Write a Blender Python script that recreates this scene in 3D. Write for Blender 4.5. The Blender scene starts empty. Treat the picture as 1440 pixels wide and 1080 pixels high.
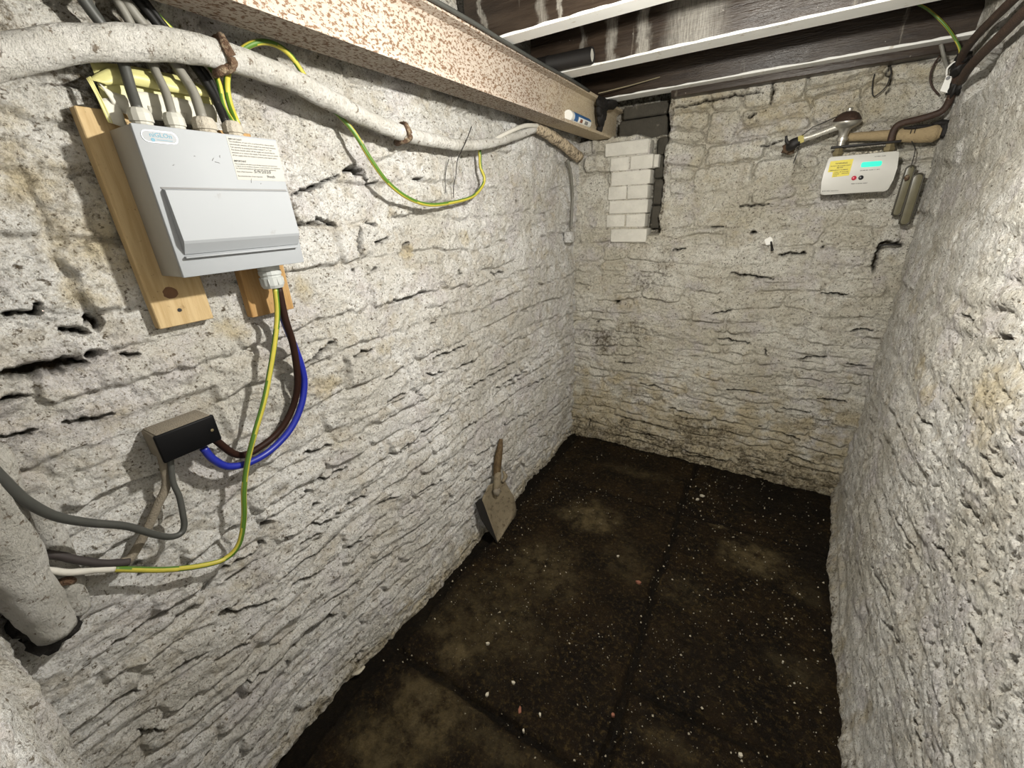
import bpy, bmesh, math, random
import numpy as np
from mathutils import Vector, Matrix

S = bpy.context.scene
COL = S.collection
# ------------------------------------------------------------------ camera, world, light, exposure
FPX = 575.0
RC = np.array([[0.85928537, 0.50984325, -0.04109163],      # rows: camera right / up / back in world axes
               [-0.16601086, 0.35397464, 0.92040336],
               [0.48380683, -0.78406748, 0.38880474]])
EYE = np.array([0.0, 0.0, 1.6])
cam_data = bpy.data.cameras.new('camera')
cam = bpy.data.objects.new('camera', cam_data); COL.objects.link(cam)
cam_data.sensor_fit = 'HORIZONTAL'; cam_data.sensor_width = 36.0
cam_data.lens = 36.0 * FPX / 1440.0
cam_data.clip_start = 0.01
M = Matrix(RC.T.tolist()).to_4x4(); M.translation = Vector(EYE)
cam.matrix_world = M
S.camera = cam

world = bpy.data.worlds.new('world'); S.world = world; world.use_nodes = True
bg = world.node_tree.nodes['Background']
bg.inputs[0].default_value = (0.84, 0.83, 0.80, 1); bg.inputs[1].default_value = 1.0

ld = bpy.data.lights.new('ceiling_bulb_light', 'POINT'); ld.energy = 54.0
ld.color = (1.0, 0.97, 0.895); ld.shadow_soft_size = 0.022
lo = bpy.data.objects.new('ceiling_bulb_light', ld); COL.objects.link(lo); lo.location = (-0.05, 0.85, 1.965)

vs = S.view_settings
vs.view_transform = 'Standard'; vs.look = 'None'; vs.gamma = 1.0; vs.exposure = 0.74
try: vs.use_curve_mapping = False
except Exception: pass

XL, YB = -1.075, 2.62            # planes of the left and the back wall

# ------------------------------------------------------------------ helpers: measuring, noise
def ray(px, py):
    return RC.T @ np.array([px - 720.0, -(py - 540.0), -FPX])
def on(px, py, ax, val):         # the point of a world plane seen at a photo pixel
    r = ray(px, py); t = (val - EYE[ax]) / r[ax]
    return EYE + t * r
def LW(px, py, s=0.0): return on(px, py, 0, XL + s)      # left wall, s metres proud
def BW(px, py, s=0.0): return on(px, py, 1, YB - s)      # back wall
def FL(px, py, z=0.0): return on(px, py, 2, z)           # floor

def _h(ix, iy, seed):
    n = (ix.astype(np.int64) * 374761393 + iy.astype(np.int64) * 668265263 + seed * 1274126177) & 0xFFFFFFFF
    n = ((n ^ (n >> 13)) * 1274126177) & 0xFFFFFFFF
    n = (n ^ (n >> 16)) & 0xFFFFFFFF
    return n.astype(np.float64) / 4294967295.0
def perlin(u, v, seed=0):
    iu, iv = np.floor(u), np.floor(v); fu, fv = u - iu, v - iv
    su, sv = fu**3*(fu*(fu*6-15)+10), fv**3*(fv*(fv*6-15)+10)
    def g(a, b, dx, dy):
        t = _h(a, b, seed) * 2 * np.pi
        return np.cos(t) * dx + np.sin(t) * dy
    n00, n10 = g(iu, iv, fu, fv), g(iu+1, iv, fu-1, fv)
    n01, n11 = g(iu, iv+1, fu, fv-1), g(iu+1, iv+1, fu-1, fv-1)
    return 1.5 * ((n00*(1-su)+n10*su)*(1-sv) + (n01*(1-su)+n11*su)*sv)
def fbm(u, v, o=3, seed=0, gain=0.5):
    a, s = 1.0, 0.0
    for i in range(o):
        s = s + a * perlin(u * 2**i, v * 2**i, seed + 17*i); a *= gain
    return s
def sst(a, b, x):
    t = np.clip((x - a) / (b - a), 0, 1); return t*t*(3-2*t)

# ------------------------------------------------------------------ helpers: objects
def tag(o, label=None, cat=None, group=None, kind=None):
    if label: o['label'] = label
    if cat: o['category'] = cat
    if group: o['group'] = group
    if kind: o['kind'] = kind
    return o
def link(name, me, mat, parent=None):
    o = bpy.data.objects.new(name, me); COL.objects.link(o)
    if mat is not None:
        for m in (mat if isinstance(mat, (list, tuple)) else [mat]): me.materials.append(m)
    if parent is not None: o.parent = parent; o.matrix_parent_inverse = parent.matrix_world.inverted()
    return o
def empty(name, loc, label=None, cat=None, group=None):
    o = bpy.data.objects.new(name, None); COL.objects.link(o)
    o.location = [float(c) for c in loc]; o.empty_display_size = 0.02
    o.matrix_world = Matrix.Translation(o.location)
    return tag(o, label, cat, group)
def fast_mesh(name, V, F, normals=None, attrs=None):
    V = np.asarray(V, dtype=np.float32); F = np.asarray(F, dtype=np.int32)
    me = bpy.data.meshes.new(name)
    me.vertices.add(len(V)); me.vertices.foreach_set('co', V.ravel())
    k = F.shape[1]
    me.loops.add(F.size); me.loops.foreach_set('vertex_index', F.ravel())
    me.polygons.add(len(F)); me.polygons.foreach_set('loop_start', np.arange(0, F.size, k, dtype=np.int32))
    me.update(calc_edges=True)
    me.polygons.foreach_set('use_smooth', np.ones(len(F), dtype=bool))
    if attrs:
        for n, a in attrs.items():
            at = me.attributes.new(n, 'FLOAT', 'POINT'); at.data.foreach_set('value', np.asarray(a, dtype=np.float32))
    if normals is not None: me.normals_split_custom_set_from_vertices(normals.tolist())
    return me
def from_bm(name, bm, mat, parent=None, smooth=False, sharp=0.7):
    bmesh.ops.recalc_face_normals(bm, faces=bm.faces)
    me = bpy.data.meshes.new(name); bm.to_mesh(me); bm.free()
    if smooth:
        me.polygons.foreach_set('use_smooth', [True]*len(me.polygons))
        try: me.set_sharp_from_angle(angle=sharp)
        except Exception: pass
    return link(name, me, mat, parent)
def bm_box(bm, lo_, hi_, bev=0.0, seg=2):
    r = bmesh.ops.create_cube(bm, size=1.0)
    vs_ = r['verts']
    lo_, hi_ = np.array(lo_, float), np.array(hi_, float)
    for v in vs_:
        v.co = Vector((lo_ + hi_)/2 + np.array(v.co) * (hi_ - lo_))
    if bev > 0:
        es = list({e for v in vs_ for e in v.link_edges})
        bmesh.ops.bevel(bm, geom=es, offset=bev, segments=seg, affect='EDGES', profile=0.5)
def box(name, lo_, hi_, mat, parent=None, bev=0.002, seg=2):
    bm = bmesh.new(); bm_box(bm, lo_, hi_, bev, seg)
    return from_bm(name, bm, mat, parent, smooth=bev > 0, sharp=0.9)
def spline(pts, n=6):
    P = [np.array(p, float) for p in pts]
    if len(P) < 3:
        return [P[0] + (P[-1]-P[0]) * t for t in np.linspace(0, 1, n+1)]
    P = [2*P[0]-P[1]] + P + [2*P[-1]-P[-2]]
    out = []
    for i in range(1, len(P)-2):
        p0, p1, p2, p3 = P[i-1:i+3]
        for t in np.arange(n)/n:
            out.append(0.5*((2*p1)+(-p0+p2)*t+(2*p0-5*p1+4*p2-p3)*t*t+(-p0+3*p1-3*p2+p3)*t**3))
    out.append(P[-2]); return out
def tube(name, pts, r, mat, parent=None, n=6, seg=10, rough=0.0, seed=1, ends=True, stripes=None, smooth_path=True, flat=1.0, rfun=None):
    """A round cable or pipe through points; r is one radius or one per point."""
    C_ = np.array(spline(pts, n) if smooth_path else [np.array(p, float) for p in pts])
    k = len(C_)
    rr = np.full(k, r, float) if np.isscalar(r) else np.interp(np.linspace(0, 1, k), np.linspace(0, 1, len(r)), r)
    if rfun is not None: rr = rr * rfun(np.linspace(0, 1, k))
    T = np.gradient(C_, axis=0); T /= np.linalg.norm(T, axis=1)[:, None] + 1e-12
    up = np.array([0, 0, 1.0]) if abs(T[0][2]) < 0.9 else np.array([1.0, 0, 0])
    N = np.cross(T[0], up); N /= np.linalg.norm(N)
    V = []; ang = np.arange(seg)/seg*2*np.pi
    L = np.concatenate([[0], np.cumsum(np.linalg.norm(np.diff(C_, axis=0), axis=1))])
    for i in range(k):
        N = N - T[i]*np.dot(N, T[i]); N /= np.linalg.norm(N); B = np.cross(T[i], N)
        rad = np.full(seg, rr[i])
        if rough > 0:
            rad = rad * (1 + rough*fbm(np.full(seg, L[i]/(rr[i]*2.2)) + np.cos(ang)*0.9, np.sin(ang)*0.9 + L[i]*3, 3, seed))
        V.append(C_[i] + rad[:, None]*(np.cos(ang)[:, None]*N*flat + np.sin(ang)[:, None]*B))
    V = np.concatenate(V)
    F = []; MI = []
    for i in range(k-1):
        for j in range(seg):
            F.append((i*seg+j, i*seg+(j+1) % seg, (i+1)*seg+(j+1) % seg, (i+1)*seg+j))
            if stripes: MI.append(1 if ((j + int(i*stripes[1])) % (seg//2)) < (seg//2)*stripes[0] else 0)
    me = bpy.data.meshes.new(name)
    V = V.tolist()
    if ends:
        V += [C_[0].tolist(), C_[-1].tolist()]; a, b = len(V)-2, len(V)-1
        for j in range(seg):
            F.append((a, (j+1) % seg, j)); F.append((b, (k-1)*seg+j, (k-1)*seg+(j+1) % seg))
            if stripes: MI += [0, 0]
    me.from_pydata(V, [], F)
    me.polygons.foreach_set('use_smooth', [True]*len(F))
    if stripes: me.polygons.foreach_set('material_index', MI)
    me.update()
    return link(name, me, mat, parent)
def lathe(name, prof, origin, axis, mat, parent=None, seg=24, smooth=True):
    """prof: (radius, height) pairs turned about an axis."""
    a = np.array(axis, float); a /= np.linalg.norm(a)
    u = np.cross(a, [0, 0, 1.0]) if abs(a[2]) < 0.9 else np.cross(a, [1.0, 0, 0])
    u /= np.linalg.norm(u); w = np.cross(a, u); o_ = np.array(origin, float)
    V = []; F = []
    for r, h in prof:
        for j in range(seg):
            t = 2*np.pi*j/seg; V.append((o_ + a*h + r*(np.cos(t)*u+np.sin(t)*w)).tolist())
    for i in range(len(prof)-1):
        for j in range(seg):
            F.append((i*seg+j, i*seg+(j+1) % seg, (i+1)*seg+(j+1) % seg, (i+1)*seg+j))
    F.append(tuple(range(seg))[::-1]); F.append(tuple(range((len(prof)-1)*seg, len(prof)*seg)))
    bm = bmesh.new(); vv = [bm.verts.new(p) for p in V]
    for f in F:
        try: bm.faces.new([vv[i] for i in f])
        except ValueError: pass
    return from_bm(name, bm, mat, parent, smooth=smooth, sharp=0.6)
def prism(name, outline, o_, e1, e2, e3, d0, d1, mat, parent=None, bev=0.0, smooth=True):
    """2D outline in (e1, e2) swept along e3 from d0 to d1."""
    o_, e1, e2, e3 = [np.array(x, float) for x in (o_, e1, e2, e3)]
    bm = bmesh.new()
    A = [bm.verts.new(o_+e1*a+e2*b+e3*d0) for a, b in outline]
    B = [bm.verts.new(o_+e1*a+e2*b+e3*d1) for a, b in outline]
    n = len(A)
    fa = bm.faces.new(A); fb = bm.faces.new(B[::-1])
    for i in range(n): bm.faces.new((A[i], B[i], B[(i+1) % n], A[(i+1) % n]))
    if bev > 0:
        es = [e for f in (fb,) for e in f.edges]
        bmesh.ops.bevel(bm, geom=es, offset=bev, segments=2, affect='EDGES', profile=0.5)
    return from_bm(name, bm, mat, parent, smooth=smooth, sharp=0.6)
def rrect(x0, x1, y0, y1, r, n=5):
    out = []
    for cx, cy, a0 in ((x1-r, y1-r, 0), (x0+r, y1-r, 90), (x0+r, y0+r, 180), (x1-r, y0+r, 270)):
        for i in range(n+1):
            t = math.radians(a0 + 90*i/n); out.append((cx+r*math.cos(t), cy+r*math.sin(t)))
    return out
def text(name, s, size, o_, e1, e2, mat, parent, ext=0.0002, bold=0.0, align='LEFT', width=None):
    cu = bpy.data.curves.new(name, 'FONT'); cu.body = s; cu.size = size; cu.align_x = align
    cu.extrude = ext; cu.offset = bold; cu.resolution_u = 2
    if width: pass
    t = bpy.data.objects.new(name, cu); COL.objects.link(t)
    me = bpy.data.meshes.new_from_object(t)
    bpy.data.objects.remove(t); bpy.data.curves.remove(cu)
    if width and len(me.vertices):
        xs = [v.co.x for v in me.vertices]; k = width/max(max(xs)-min(xs), 1e-6)
        for v in me.vertices: v.co.x *= k
    e1 = Vector(e1).normalized(); e2 = Vector(e2).normalized(); e3 = e1.cross(e2)
    Mx = Matrix((e1, e2, e3)).transposed().to_4x4(); Mx.translation = Vector([float(c) for c in o_])
    me.transform(Mx); me.name = name
    return link(name, me, mat, parent)
def sheet(name, top, bot, mat, parent, n=14, m=6, thick=0.0008, wav=0.003, seed=3):
    """A thin curled sheet between two edges."""
    A = np.array(spline(top, 6)); B = np.array(spline(bot, 6))
    ia = np.linspace(0, 1, n)
    f = lambda Q: np.stack([np.interp(ia, np.linspace(0, 1, len(Q)), Q[:, c]) for c in range(3)], 1)
    A, B = f(A), f(B)
    V = []
    for s in (0, 1):
        for j in range(m+1):
            t = j/m; row = A*(1-t)+B*t
            bulge = wav*(np.sin(t*np.pi)*1.5 + fbm(ia*3+seed, np.full(n, t*2.0), 2, seed))
            row = row + np.stack([bulge + s*thick, 0*ia, 0*ia], 1)
            V.append(row)
    V = np.concatenate(V).tolist(); F = []
    h = n*(m+1)
    for j in range(m):
        for i in range(n-1):
            a = j*n+i
            F.append((a, a+1, a+n+1, a+n)); F.append((h+a, h+a+n, h+a+n+1, h+a+1))
    ring = [i for i in range(n)] + [j*n+n-1 for j in range(1, m+1)] + [m*n+i for i in range(n-2, -1, -1)] + [j*n for j in range(m-1, 0, -1)]
    for q in range(len(ring)):
        a, b = ring[q], ring[(q+1) % len(ring)]; F.append((a, h+a, h+b, b))
    me = bpy.data.meshes.new(name); me.from_pydata(V, [], F)
    me.polygons.foreach_set('use_smooth', [True]*len(F)); me.update()
    return link(name, me, mat, parent)

# ------------------------------------------------------------------ materials
class NT:
    def __init__(s, name):
        s.m = bpy.data.materials.new(name); s.m.use_nodes = True
        s.t = s.m.node_tree; s.N = s.t.nodes; s.L = s.t.links
        s.b = s.N['Principled BSDF']
        s.co = s.N.new('ShaderNodeTexCoord').outputs['Object']
    def lk(s, a, b): s.L.new(a, b)
    def noise(s, scale, detail=4, rough=0.55, vec=None, dist=0.0):
        n = s.N.new('ShaderNodeTexNoise'); n.inputs['Scale'].default_value = scale
        n.inputs['Detail'].default_value = detail; n.inputs['Roughness'].default_value = rough
        n.inputs['Distortion'].default_value = dist
        s.lk(vec if vec is not None else s.co, n.inputs['Vector']); return n.outputs['Fac']
    def vor(s, scale, feature='F1', vec=None):
        n = s.N.new('ShaderNodeTexVoronoi'); n.feature = feature; n.inputs['Scale'].default_value = scale
        s.lk(vec if vec is not None else s.co, n.inputs['Vector']); return n.outputs['Distance']
    def map(s, sc=(1, 1, 1), rot=(0, 0, 0), loc=(0, 0, 0)):
        n = s.N.new('ShaderNodeMapping'); n.inputs['Scale'].default_value = sc; n.inputs['Rotation'].default_value = rot
        n.inputs['Location'].default_value = loc
        s.lk(s.co, n.inputs['Vector']); return n.outputs[0]
    def ramp(s, fac, a, b, lo_=0.0, hi_=1.0):
        n = s.N.new('ShaderNodeMapRange'); n.interpolation_type = 'SMOOTHSTEP'
        n.inputs[1].default_value = a; n.inputs[2].default_value = b; n.inputs[3].default_value = lo_; n.inputs[4].default_value = hi_
        s.lk(fac, n.inputs[0]); return n.outputs[0]
    def mix(s, fac, a, b):
        n = s.N.new('ShaderNodeMix'); n.data_type = 'RGBA'
        for i, x in ((0, fac), (6, a), (7, b)):
            if isinstance(x, (int, float)): n.inputs[i].default_value = x
            elif isinstance(x, tuple): n.inputs[i].default_value = (*x, 1)
            else: s.lk(x, n.inputs[i])
        return n.outputs[2]
    def math(s, op, a, b=0.0):
        n = s.N.new('ShaderNodeMath'); n.operation = op
        for i, x in ((0, a), (1, b)):
            if isinstance(x, (int, float)): n.inputs[i].default_value = x
            else: s.lk(x, n.inputs[i])
        return n.outputs[0]
    def attr(s, name):
        n = s.N.new('ShaderNodeAttribute'); n.attribute_name = name; return n.outputs['Fac']
    def bump(s, h, dist, strength=1.0, prev=None):
        n = s.N.new('ShaderNodeBump'); n.inputs['Distance'].default_value = dist; n.inputs['Strength'].default_value = strength
        s.lk(h, n.inputs['Height'])
        if prev is not None: s.lk(prev, n.inputs['Normal'])
        return n.outputs[0]
    def out(s, col=None, rough=0.6, metal=0.0, normal=None, spec=None, **kw):
        i = s.b.inputs
        if col is not None:
            if isinstance(col, tuple): i['Base Color'].default_value = (*col, 1)
            else: s.lk(col, i['Base Color'])
        if isinstance(rough, (int, float)): i['Roughness'].default_value = rough
        else: s.lk(rough, i['Roughness'])
        i['Metallic'].default_value = metal
        if spec is not None: i['Specular IOR Level'].default_value = spec
        if normal is not None: s.lk(normal, i['Normal'])
        for k, v in kw.items(): i[k.replace('_', ' ')].default_value = v
        return s.m

def simple(name, col, rough=0.5, metal=0.0, var=0.12, scale=30, dirt=None, dirt_amt=0.0, bump=0.0, spec=None):
    n = NT(name)
    c = n.mix(n.noise(scale), tuple(x*(1-var) for x in col), tuple(min(1, x*(1+var)) for x in col))
    if dirt: c = n.mix(n.ramp(n.noise(scale*1.7, 6, 0.65), 0.62-dirt_amt*0.3, 0.75-dirt_amt*0.2, 0, 0.85), c, dirt)
    nm = n.bump(n.noise(scale*5), bump) if bump else None
    return n.out(c, rough, metal, nm, spec)

def whitewash(name, warm=0.0, big=1.0):
    n = NT(name)
    c = n.mix(n.ramp(n.noise(3.2, 6, 0.65), 0.38, 0.62), (0.74-0.04*warm, 0.715-0.06*warm, 0.655-0.12*warm), (0.94-0.03*warm, 0.93-0.05*warm, 0.905-0.12*warm))
    c = n.mix(n.ramp(n.noise(13, 7, 0.68), 0.48, 0.64, 0, 0.60), c, (0.58, 0.52, 0.42))
    c = n.mix(n.ramp(n.noise(6, 5, 0.6, n.map(loc=(3, 8, 1))), 0.50, 0.66, 0, 0.5), c, (0.72, 0.68, 0.70))
    c = n.mix(n.ramp(n.noise(230, 3, 0.6), 0.50, 0.64, 0, 0.5), c, (0.40, 0.35, 0.27))
    tf = n.math('ADD', n.math('MULTIPLY', n.noise(20, 6, 0.65), 0.8), n.math('MULTIPLY', n.attr('tan'), 0.50))
    c = n.mix(n.ramp(tf, 0.55, 0.95, 0, 0.9), c, n.mix(n.noise(9), (0.70, 0.61, 0.42), (0.54, 0.45, 0.29)))
    gf = n.math('ADD', n.noise(52, 8, 0.78), n.math('MULTIPLY', n.attr('grime_shade'), 0.25))
    c = n.mix(n.ramp(gf, 0.60, 0.86, 0, 0.95), c, n.mix(n.noise(12), (0.045, 0.032, 0.018), (0.13, 0.10, 0.055)))
    # flecks of soot, holes in the paint, bare dirt in open joints
    c = n.mix(n.ramp(n.noise(105, 5, 0.70), 0.575, 0.645, 0, 0.88), c, (0.15, 0.115, 0.07))
    c = n.mix(n.ramp(n.noise(44, 6, 0.7, n.map(sc=(1, 1, 1.8), loc=(5, 2, 7))), 0.60, 0.66, 0, 0.85), c, (0.10, 0.075, 0.045))
    c = n.mix(n.attr('bare'), c, (0.030, 0.022, 0.013))
    h1 = n.noise(46*big, 8, 0.72); h2 = n.noise(170, 5, 0.68)
    pits = n.ramp(n.noise(72, 4, 0.6, n.map(loc=(9, 4, 2))), 0.36, 0.44)
    nm = n.bump(h1, 0.020); nm = n.bump(pits, 0.005, 1.0, nm); nm = n.bump(h2, 0.0075, 1.0, nm)
    return n.out(c, 0.92, 0, nm, 0.12)

def floor_mat(name, lighter=0.0):
    n = NT(name)
    c = n.mix(n.ramp(n.noise(5.5, 7, 0.65), 0.35, 0.7), (0.0050, 0.0024, 0.0005), (0.0225, 0.0122, 0.0033))
    c = n.mix(n.ramp(n.noise(60, 7, 0.8), 0.50, 0.64, 0, 0.85), c, (0.078, 0.051, 0.016))
    pale = n.math('MULTIPLY', n.attr('tan'), n.ramp(n.noise(17, 7, 0.7), 0.30, 0.66))
    c = n.mix(pale, c, n.mix(n.noise(11), (0.165, 0.118, 0.048), (0.135, 0.108, 0.060)))
    c = n.mix(n.ramp(n.noise(230, 3, 0.5), 0.68, 0.72, 0, 0.6), c, (0.20, 0.17, 0.12))
    c = n.mix(n.math('MULTIPLY', n.attr('grime_shade'), 0.85), c, (0.006, 0.004, 0.002))
    nm = n.bump(n.noise(55, 8, 0.75), 0.020); nm = n.bump(n.noise(210, 4, 0.6), 0.006, 1.0, nm)
    return n.out(c, n.ramp(n.noise(8, 5), 0.3, 0.7, 0.55, 0.9), 0, nm, 0.18)

def beam_paint(name):
    n = NT(name)
    v = n.map(sc=(1, 0.55, 1), rot=(0.5, 0, 0))
    base = n.mix(n.noise(7), (0.345, 0.29, 0.235), (0.41, 0.365, 0.315))
    sp = n.noise(165, 5, 0.66, v)
    c = n.mix(n.ramp(sp, 0.495, 0.575, 0, 0.92), base, n.mix(n.noise(40), (0.075, 0.038, 0.018), (0.17, 0.088, 0.040)))
    # towards the far end the paint has gone tan
    sx = n.N.new('ShaderNodeSeparateXYZ'); n.lk(n.co, sx.inputs[0])
    far = n.ramp(n.math('ADD', sx.outputs[1], n.math('MULTIPLY', n.noise(6), 0.8)), 2.1, 2.75, 0, 0.7)
    c = n.mix(far, c, n.mix(n.noise(25, 6), (0.46, 0.36, 0.22), (0.60, 0.52, 0.37)))
    c = n.mix(n.ramp(n.noise(60, 5, 0.6, n.map(loc=(4, 4, 4))), 0.65, 0.70, 0, 0.8), c, (0.06, 0.035, 0.02))
    nm = n.bump(sp, 0.002, -0.6)
    return n.out(c, 0.75, 0, nm, 0.25)

def joist_mat(name, smears=()):
    n = NT(name)
    g = n.map(sc=(0.7, 6, 6))
    c = n.mix(n.ramp(n.noise(7, 6, 0.6, g), 0.3, 0.7), (0.020, 0.0125, 0.008), (0.045, 0.031, 0.021))
    st = n.map(sc=(9, 3, 0.9))
    c = n.mix(n.ramp(n.noise(1.6, 5, 0.7, st), 0.60, 0.72, 0, 0.75), c, (0.34, 0.31, 0.25))       # lime runs down the faces
    c = n.mix(n.ramp(n.noise(60, 3), 0.72, 0.76, 0, 0.7), c, (0.45, 0.42, 0.36))
    if smears:      # lime-wash runs; the broad smear paints in the middle joist's sheen
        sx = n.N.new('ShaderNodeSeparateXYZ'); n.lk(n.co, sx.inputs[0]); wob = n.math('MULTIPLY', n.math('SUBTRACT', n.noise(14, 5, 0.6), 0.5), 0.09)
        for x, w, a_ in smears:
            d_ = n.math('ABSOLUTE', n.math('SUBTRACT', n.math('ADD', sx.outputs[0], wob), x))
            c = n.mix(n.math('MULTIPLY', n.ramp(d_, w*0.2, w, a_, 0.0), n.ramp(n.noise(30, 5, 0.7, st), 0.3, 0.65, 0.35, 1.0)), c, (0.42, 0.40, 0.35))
    nm = n.bump(n.noise(30, 5, 0.6, g), 0.0025)
    return n.out(c, n.ramp(n.noise(5), 0.3, 0.7, 0.30, 0.46), 0, nm, 0.5)

def wood_mat(name, a, b, knots=True):
    n = NT(name)
    g = n.map(sc=(14, 14, 1.1))
    w = n.noise(6, 5, 0.6, g, 0.6)
    c = n.mix(n.ramp(w, 0.3, 0.7), a, b)
    c = n.mix(n.ramp(n.noise(26, 6, 0.65), 0.62, 0.72, 0, 0.5), c, (0.18, 0.11, 0.045))
    c = n.mix(n.ramp(n.noise(110, 4, 0.6), 0.66, 0.72, 0, 0.6), c, (0.12, 0.08, 0.04))
    return n.out(c, 0.75, 0, n.bump(w, 0.0015), 0.2)

M_WL = whitewash('whitewashed_rubble_left'); M_WB = whitewash('whitewashed_rubble_back', 0.95); M_WR = whitewash('whitewashed_rubble_right', 0.4)
M_FLOOR = floor_mat('damp_dirty_flagstone')
M_BEAM = beam_paint('flaking_paint_on_rusted_steel')
M_JOIST = joist_mat('dark_stained_joist')
M_JPAINT = simple('white_paint_strip', (0.74, 0.735, 0.70), 0.6, var=0.04, scale=12, dirt=(0.4, 0.34, 0.25), dirt_amt=0.08)
M_BOARD = simple('dark_floorboard', (0.035, 0.025, 0.018), 0.8, var=0.3, scale=8)
M_PINE = wood_mat('pine_board', (0.36, 0.255, 0.125), (0.46, 0.345, 0.19))
M_PINE2 = wood_mat('orange_pine_board', (0.29, 0.165, 0.06), (0.38, 0.24, 0.105))
M_KNOT = simple('pine_knot', (0.13, 0.065, 0.03), 0.8, var=0.35, scale=60)
M_CU = simple('white_enamelled_steel', (0.285, 0.300, 0.318), 0.6, var=0.02, scale=9, dirt=(0.19, 0.18, 0.16), dirt_amt=-0.12, spec=0.3)
M_CUSIDE = simple('grubby_enamelled_steel', (0.30, 0.283, 0.245), 0.65, var=0.05, scale=9, dirt=(0.40, 0.35, 0.27), dirt_amt=0.02)
M_LABEL = simple('label_paper', (0.345, 0.34, 0.31), 0.6, var=0.02)
M_BADGE = simple('clear_grey_badge', (0.27, 0.30, 0.33), 0.2, var=0.03)
M_INK = simple('black_ink', (0.03, 0.03, 0.03), 0.7, var=0.1)
M_GREYINK = simple('grey_ink', (0.20, 0.20, 0.20), 0.7, var=0.1)
M_TEAL = simple('teal_print', (0.012, 0.15, 0.23), 0.5, var=0.1)
M_GLAND = simple('white_nylon_gland', (0.40, 0.395, 0.355), 0.45, var=0.06, scale=40, dirt=(0.35, 0.31, 0.24), dirt_amt=0.0)
M_GLANDD = simple('dusty_nylon_gland', (0.36, 0.33, 0.275), 0.85, var=0.15, scale=60, dirt=(0.22, 0.18, 0.13), dirt_amt=0.2, bump=0.002)
M_GLANDG = simple('grey_nylon_gland', (0.38, 0.395, 0.385), 0.4, var=0.05, scale=30)
M_GREYC = simple('grey_pvc_cable', (0.165, 0.158, 0.135), 0.55, var=0.12, scale=25, dirt=(0.13, 0.115, 0.09), dirt_amt=0.12)
M_DGREY = simple('dark_grey_pvc_cable', (0.050, 0.051, 0.046), 0.5, var=0.15, scale=30, dirt=(0.05, 0.045, 0.04), dirt_amt=0.1)
M_BLACKC = simple('black_pvc_cable', (0.010, 0.0095, 0.009), 0.55, var=0.2, scale=30, spec=0.2, dirt=(0.16, 0.14, 0.11), dirt_amt=0.0)
M_PURPLE = simple('purple_grey_cable', (0.030, 0.023, 0.022), 0.7, var=0.2, scale=40, dirt=(0.02, 0.018, 0.018), dirt_amt=0.2)
M_BLUE = simple('blue_pvc_cable', (0.008, 0.016, 0.24), 0.4, var=0.1, scale=20)
M_BROWN = simple('brown_pvc_cable', (0.020, 0.008, 0.005), 0.55, var=0.2, scale=30, spec=0.15)
M_GREEN = simple('green_pvc', (0.065, 0.145, 0.015), 0.45, var=0.15, scale=50)
M_YELLOW = simple('yellow_pvc', (0.40, 0.35, 0.045), 0.45, var=0.12, scale=50, dirt=(0.3, 0.22, 0.05), dirt_amt=-0.05)
M_PAINTC = simple('painted_cable_end', (0.50, 0.48, 0.43), 0.8, var=0.15, scale=60)
M_BLACKBOX = simple('black_bakelite', (0.0035, 0.0035, 0.004), 0.5, var=0.3, scale=60, dirt=(0.03, 0.026, 0.02), dirt_amt=-0.15, spec=0.12)
M_DUST = simple('thick_grey_dust', (0.22, 0.19, 0.145), 0.95, var=0.2, scale=70, bump=0.004)
def lag_mat():
    n = NT('whitewashed_wrapped_pipe')
    w = n.map(sc=(1, 1, 1), rot=(0.6, 0.2, 0.3))
    h = n.noise(24, 4, 0.6, n.map(sc=(1, 5.5, 1.6), rot=(0.9, 0, 0)))
    c = n.mix(n.ramp(n.noise(8, 6, 0.65), 0.35, 0.7), (0.56, 0.54, 0.49), (0.74, 0.725, 0.69))
    c = n.mix(n.ramp(h, 0.60, 0.70, 0, 0.55), c, (0.40, 0.36, 0.29))
    c = n.mix(n.ramp(n.noise(60, 7, 0.74), 0.565, 0.64, 0, 0.85), c, (0.14, 0.10, 0.06))
    nm = n.bump(h, 0.014); nm = n.bump(n.noise(110, 6, 0.72), 0.010, 1.0, nm)
    return n.out(c, 0.9, 0, nm, 0.15)
M_LAG = lag_mat()
M_RUST = simple('flaking_rust', (0.10, 0.055, 0.03), 0.9, var=0.5, scale=45, dirt=(0.30, 0.235, 0.155), dirt_amt=0.40, bump=0.008)
M_RUSTPIPE = simple('rusty_painted_pipe', (0.58, 0.48, 0.34), 0.9, var=0.2, scale=30, dirt=(0.05, 0.03, 0.018), dirt_amt=0.62, bump=0.005)
M_TAR = simple('black_tar', (0.005, 0.003, 0.002), 0.7, var=0.4, scale=30, bump=0.004)
M_BRICK = simple('whitewashed_brick', (0.60, 0.58, 0.52), 0.9, var=0.16, scale=18, dirt=(0.5, 0.46, 0.38), dirt_amt=0.0, bump=0.004, spec=0.15); M_DARKSTONE = simple('bare_dark_stone', (0.060, 0.053, 0.040), 0.9, var=0.4, scale=14, dirt=(0.22, 0.2, 0.16), dirt_amt=0.0, bump=0.006)
M_YPAPER = simple('yellow_wallet', (0.50, 0.475, 0.20), 0.5, var=0.08, scale=12, dirt=(0.40, 0.34, 0.14), dirt_amt=0.0)
M_PAPER = simple('white_paper', (0.52, 0.505, 0.44), 0.8, var=0.05, scale=12, dirt=(0.5, 0.45, 0.34), dirt_amt=0.02)
M_METER = simple('white_plastic', (0.50, 0.49, 0.45), 0.4, var=0.03, scale=20)
M_METERSIDE = simple('grey_plastic_case', (0.42, 0.41, 0.36), 0.6, var=0.08, scale=20)
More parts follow.
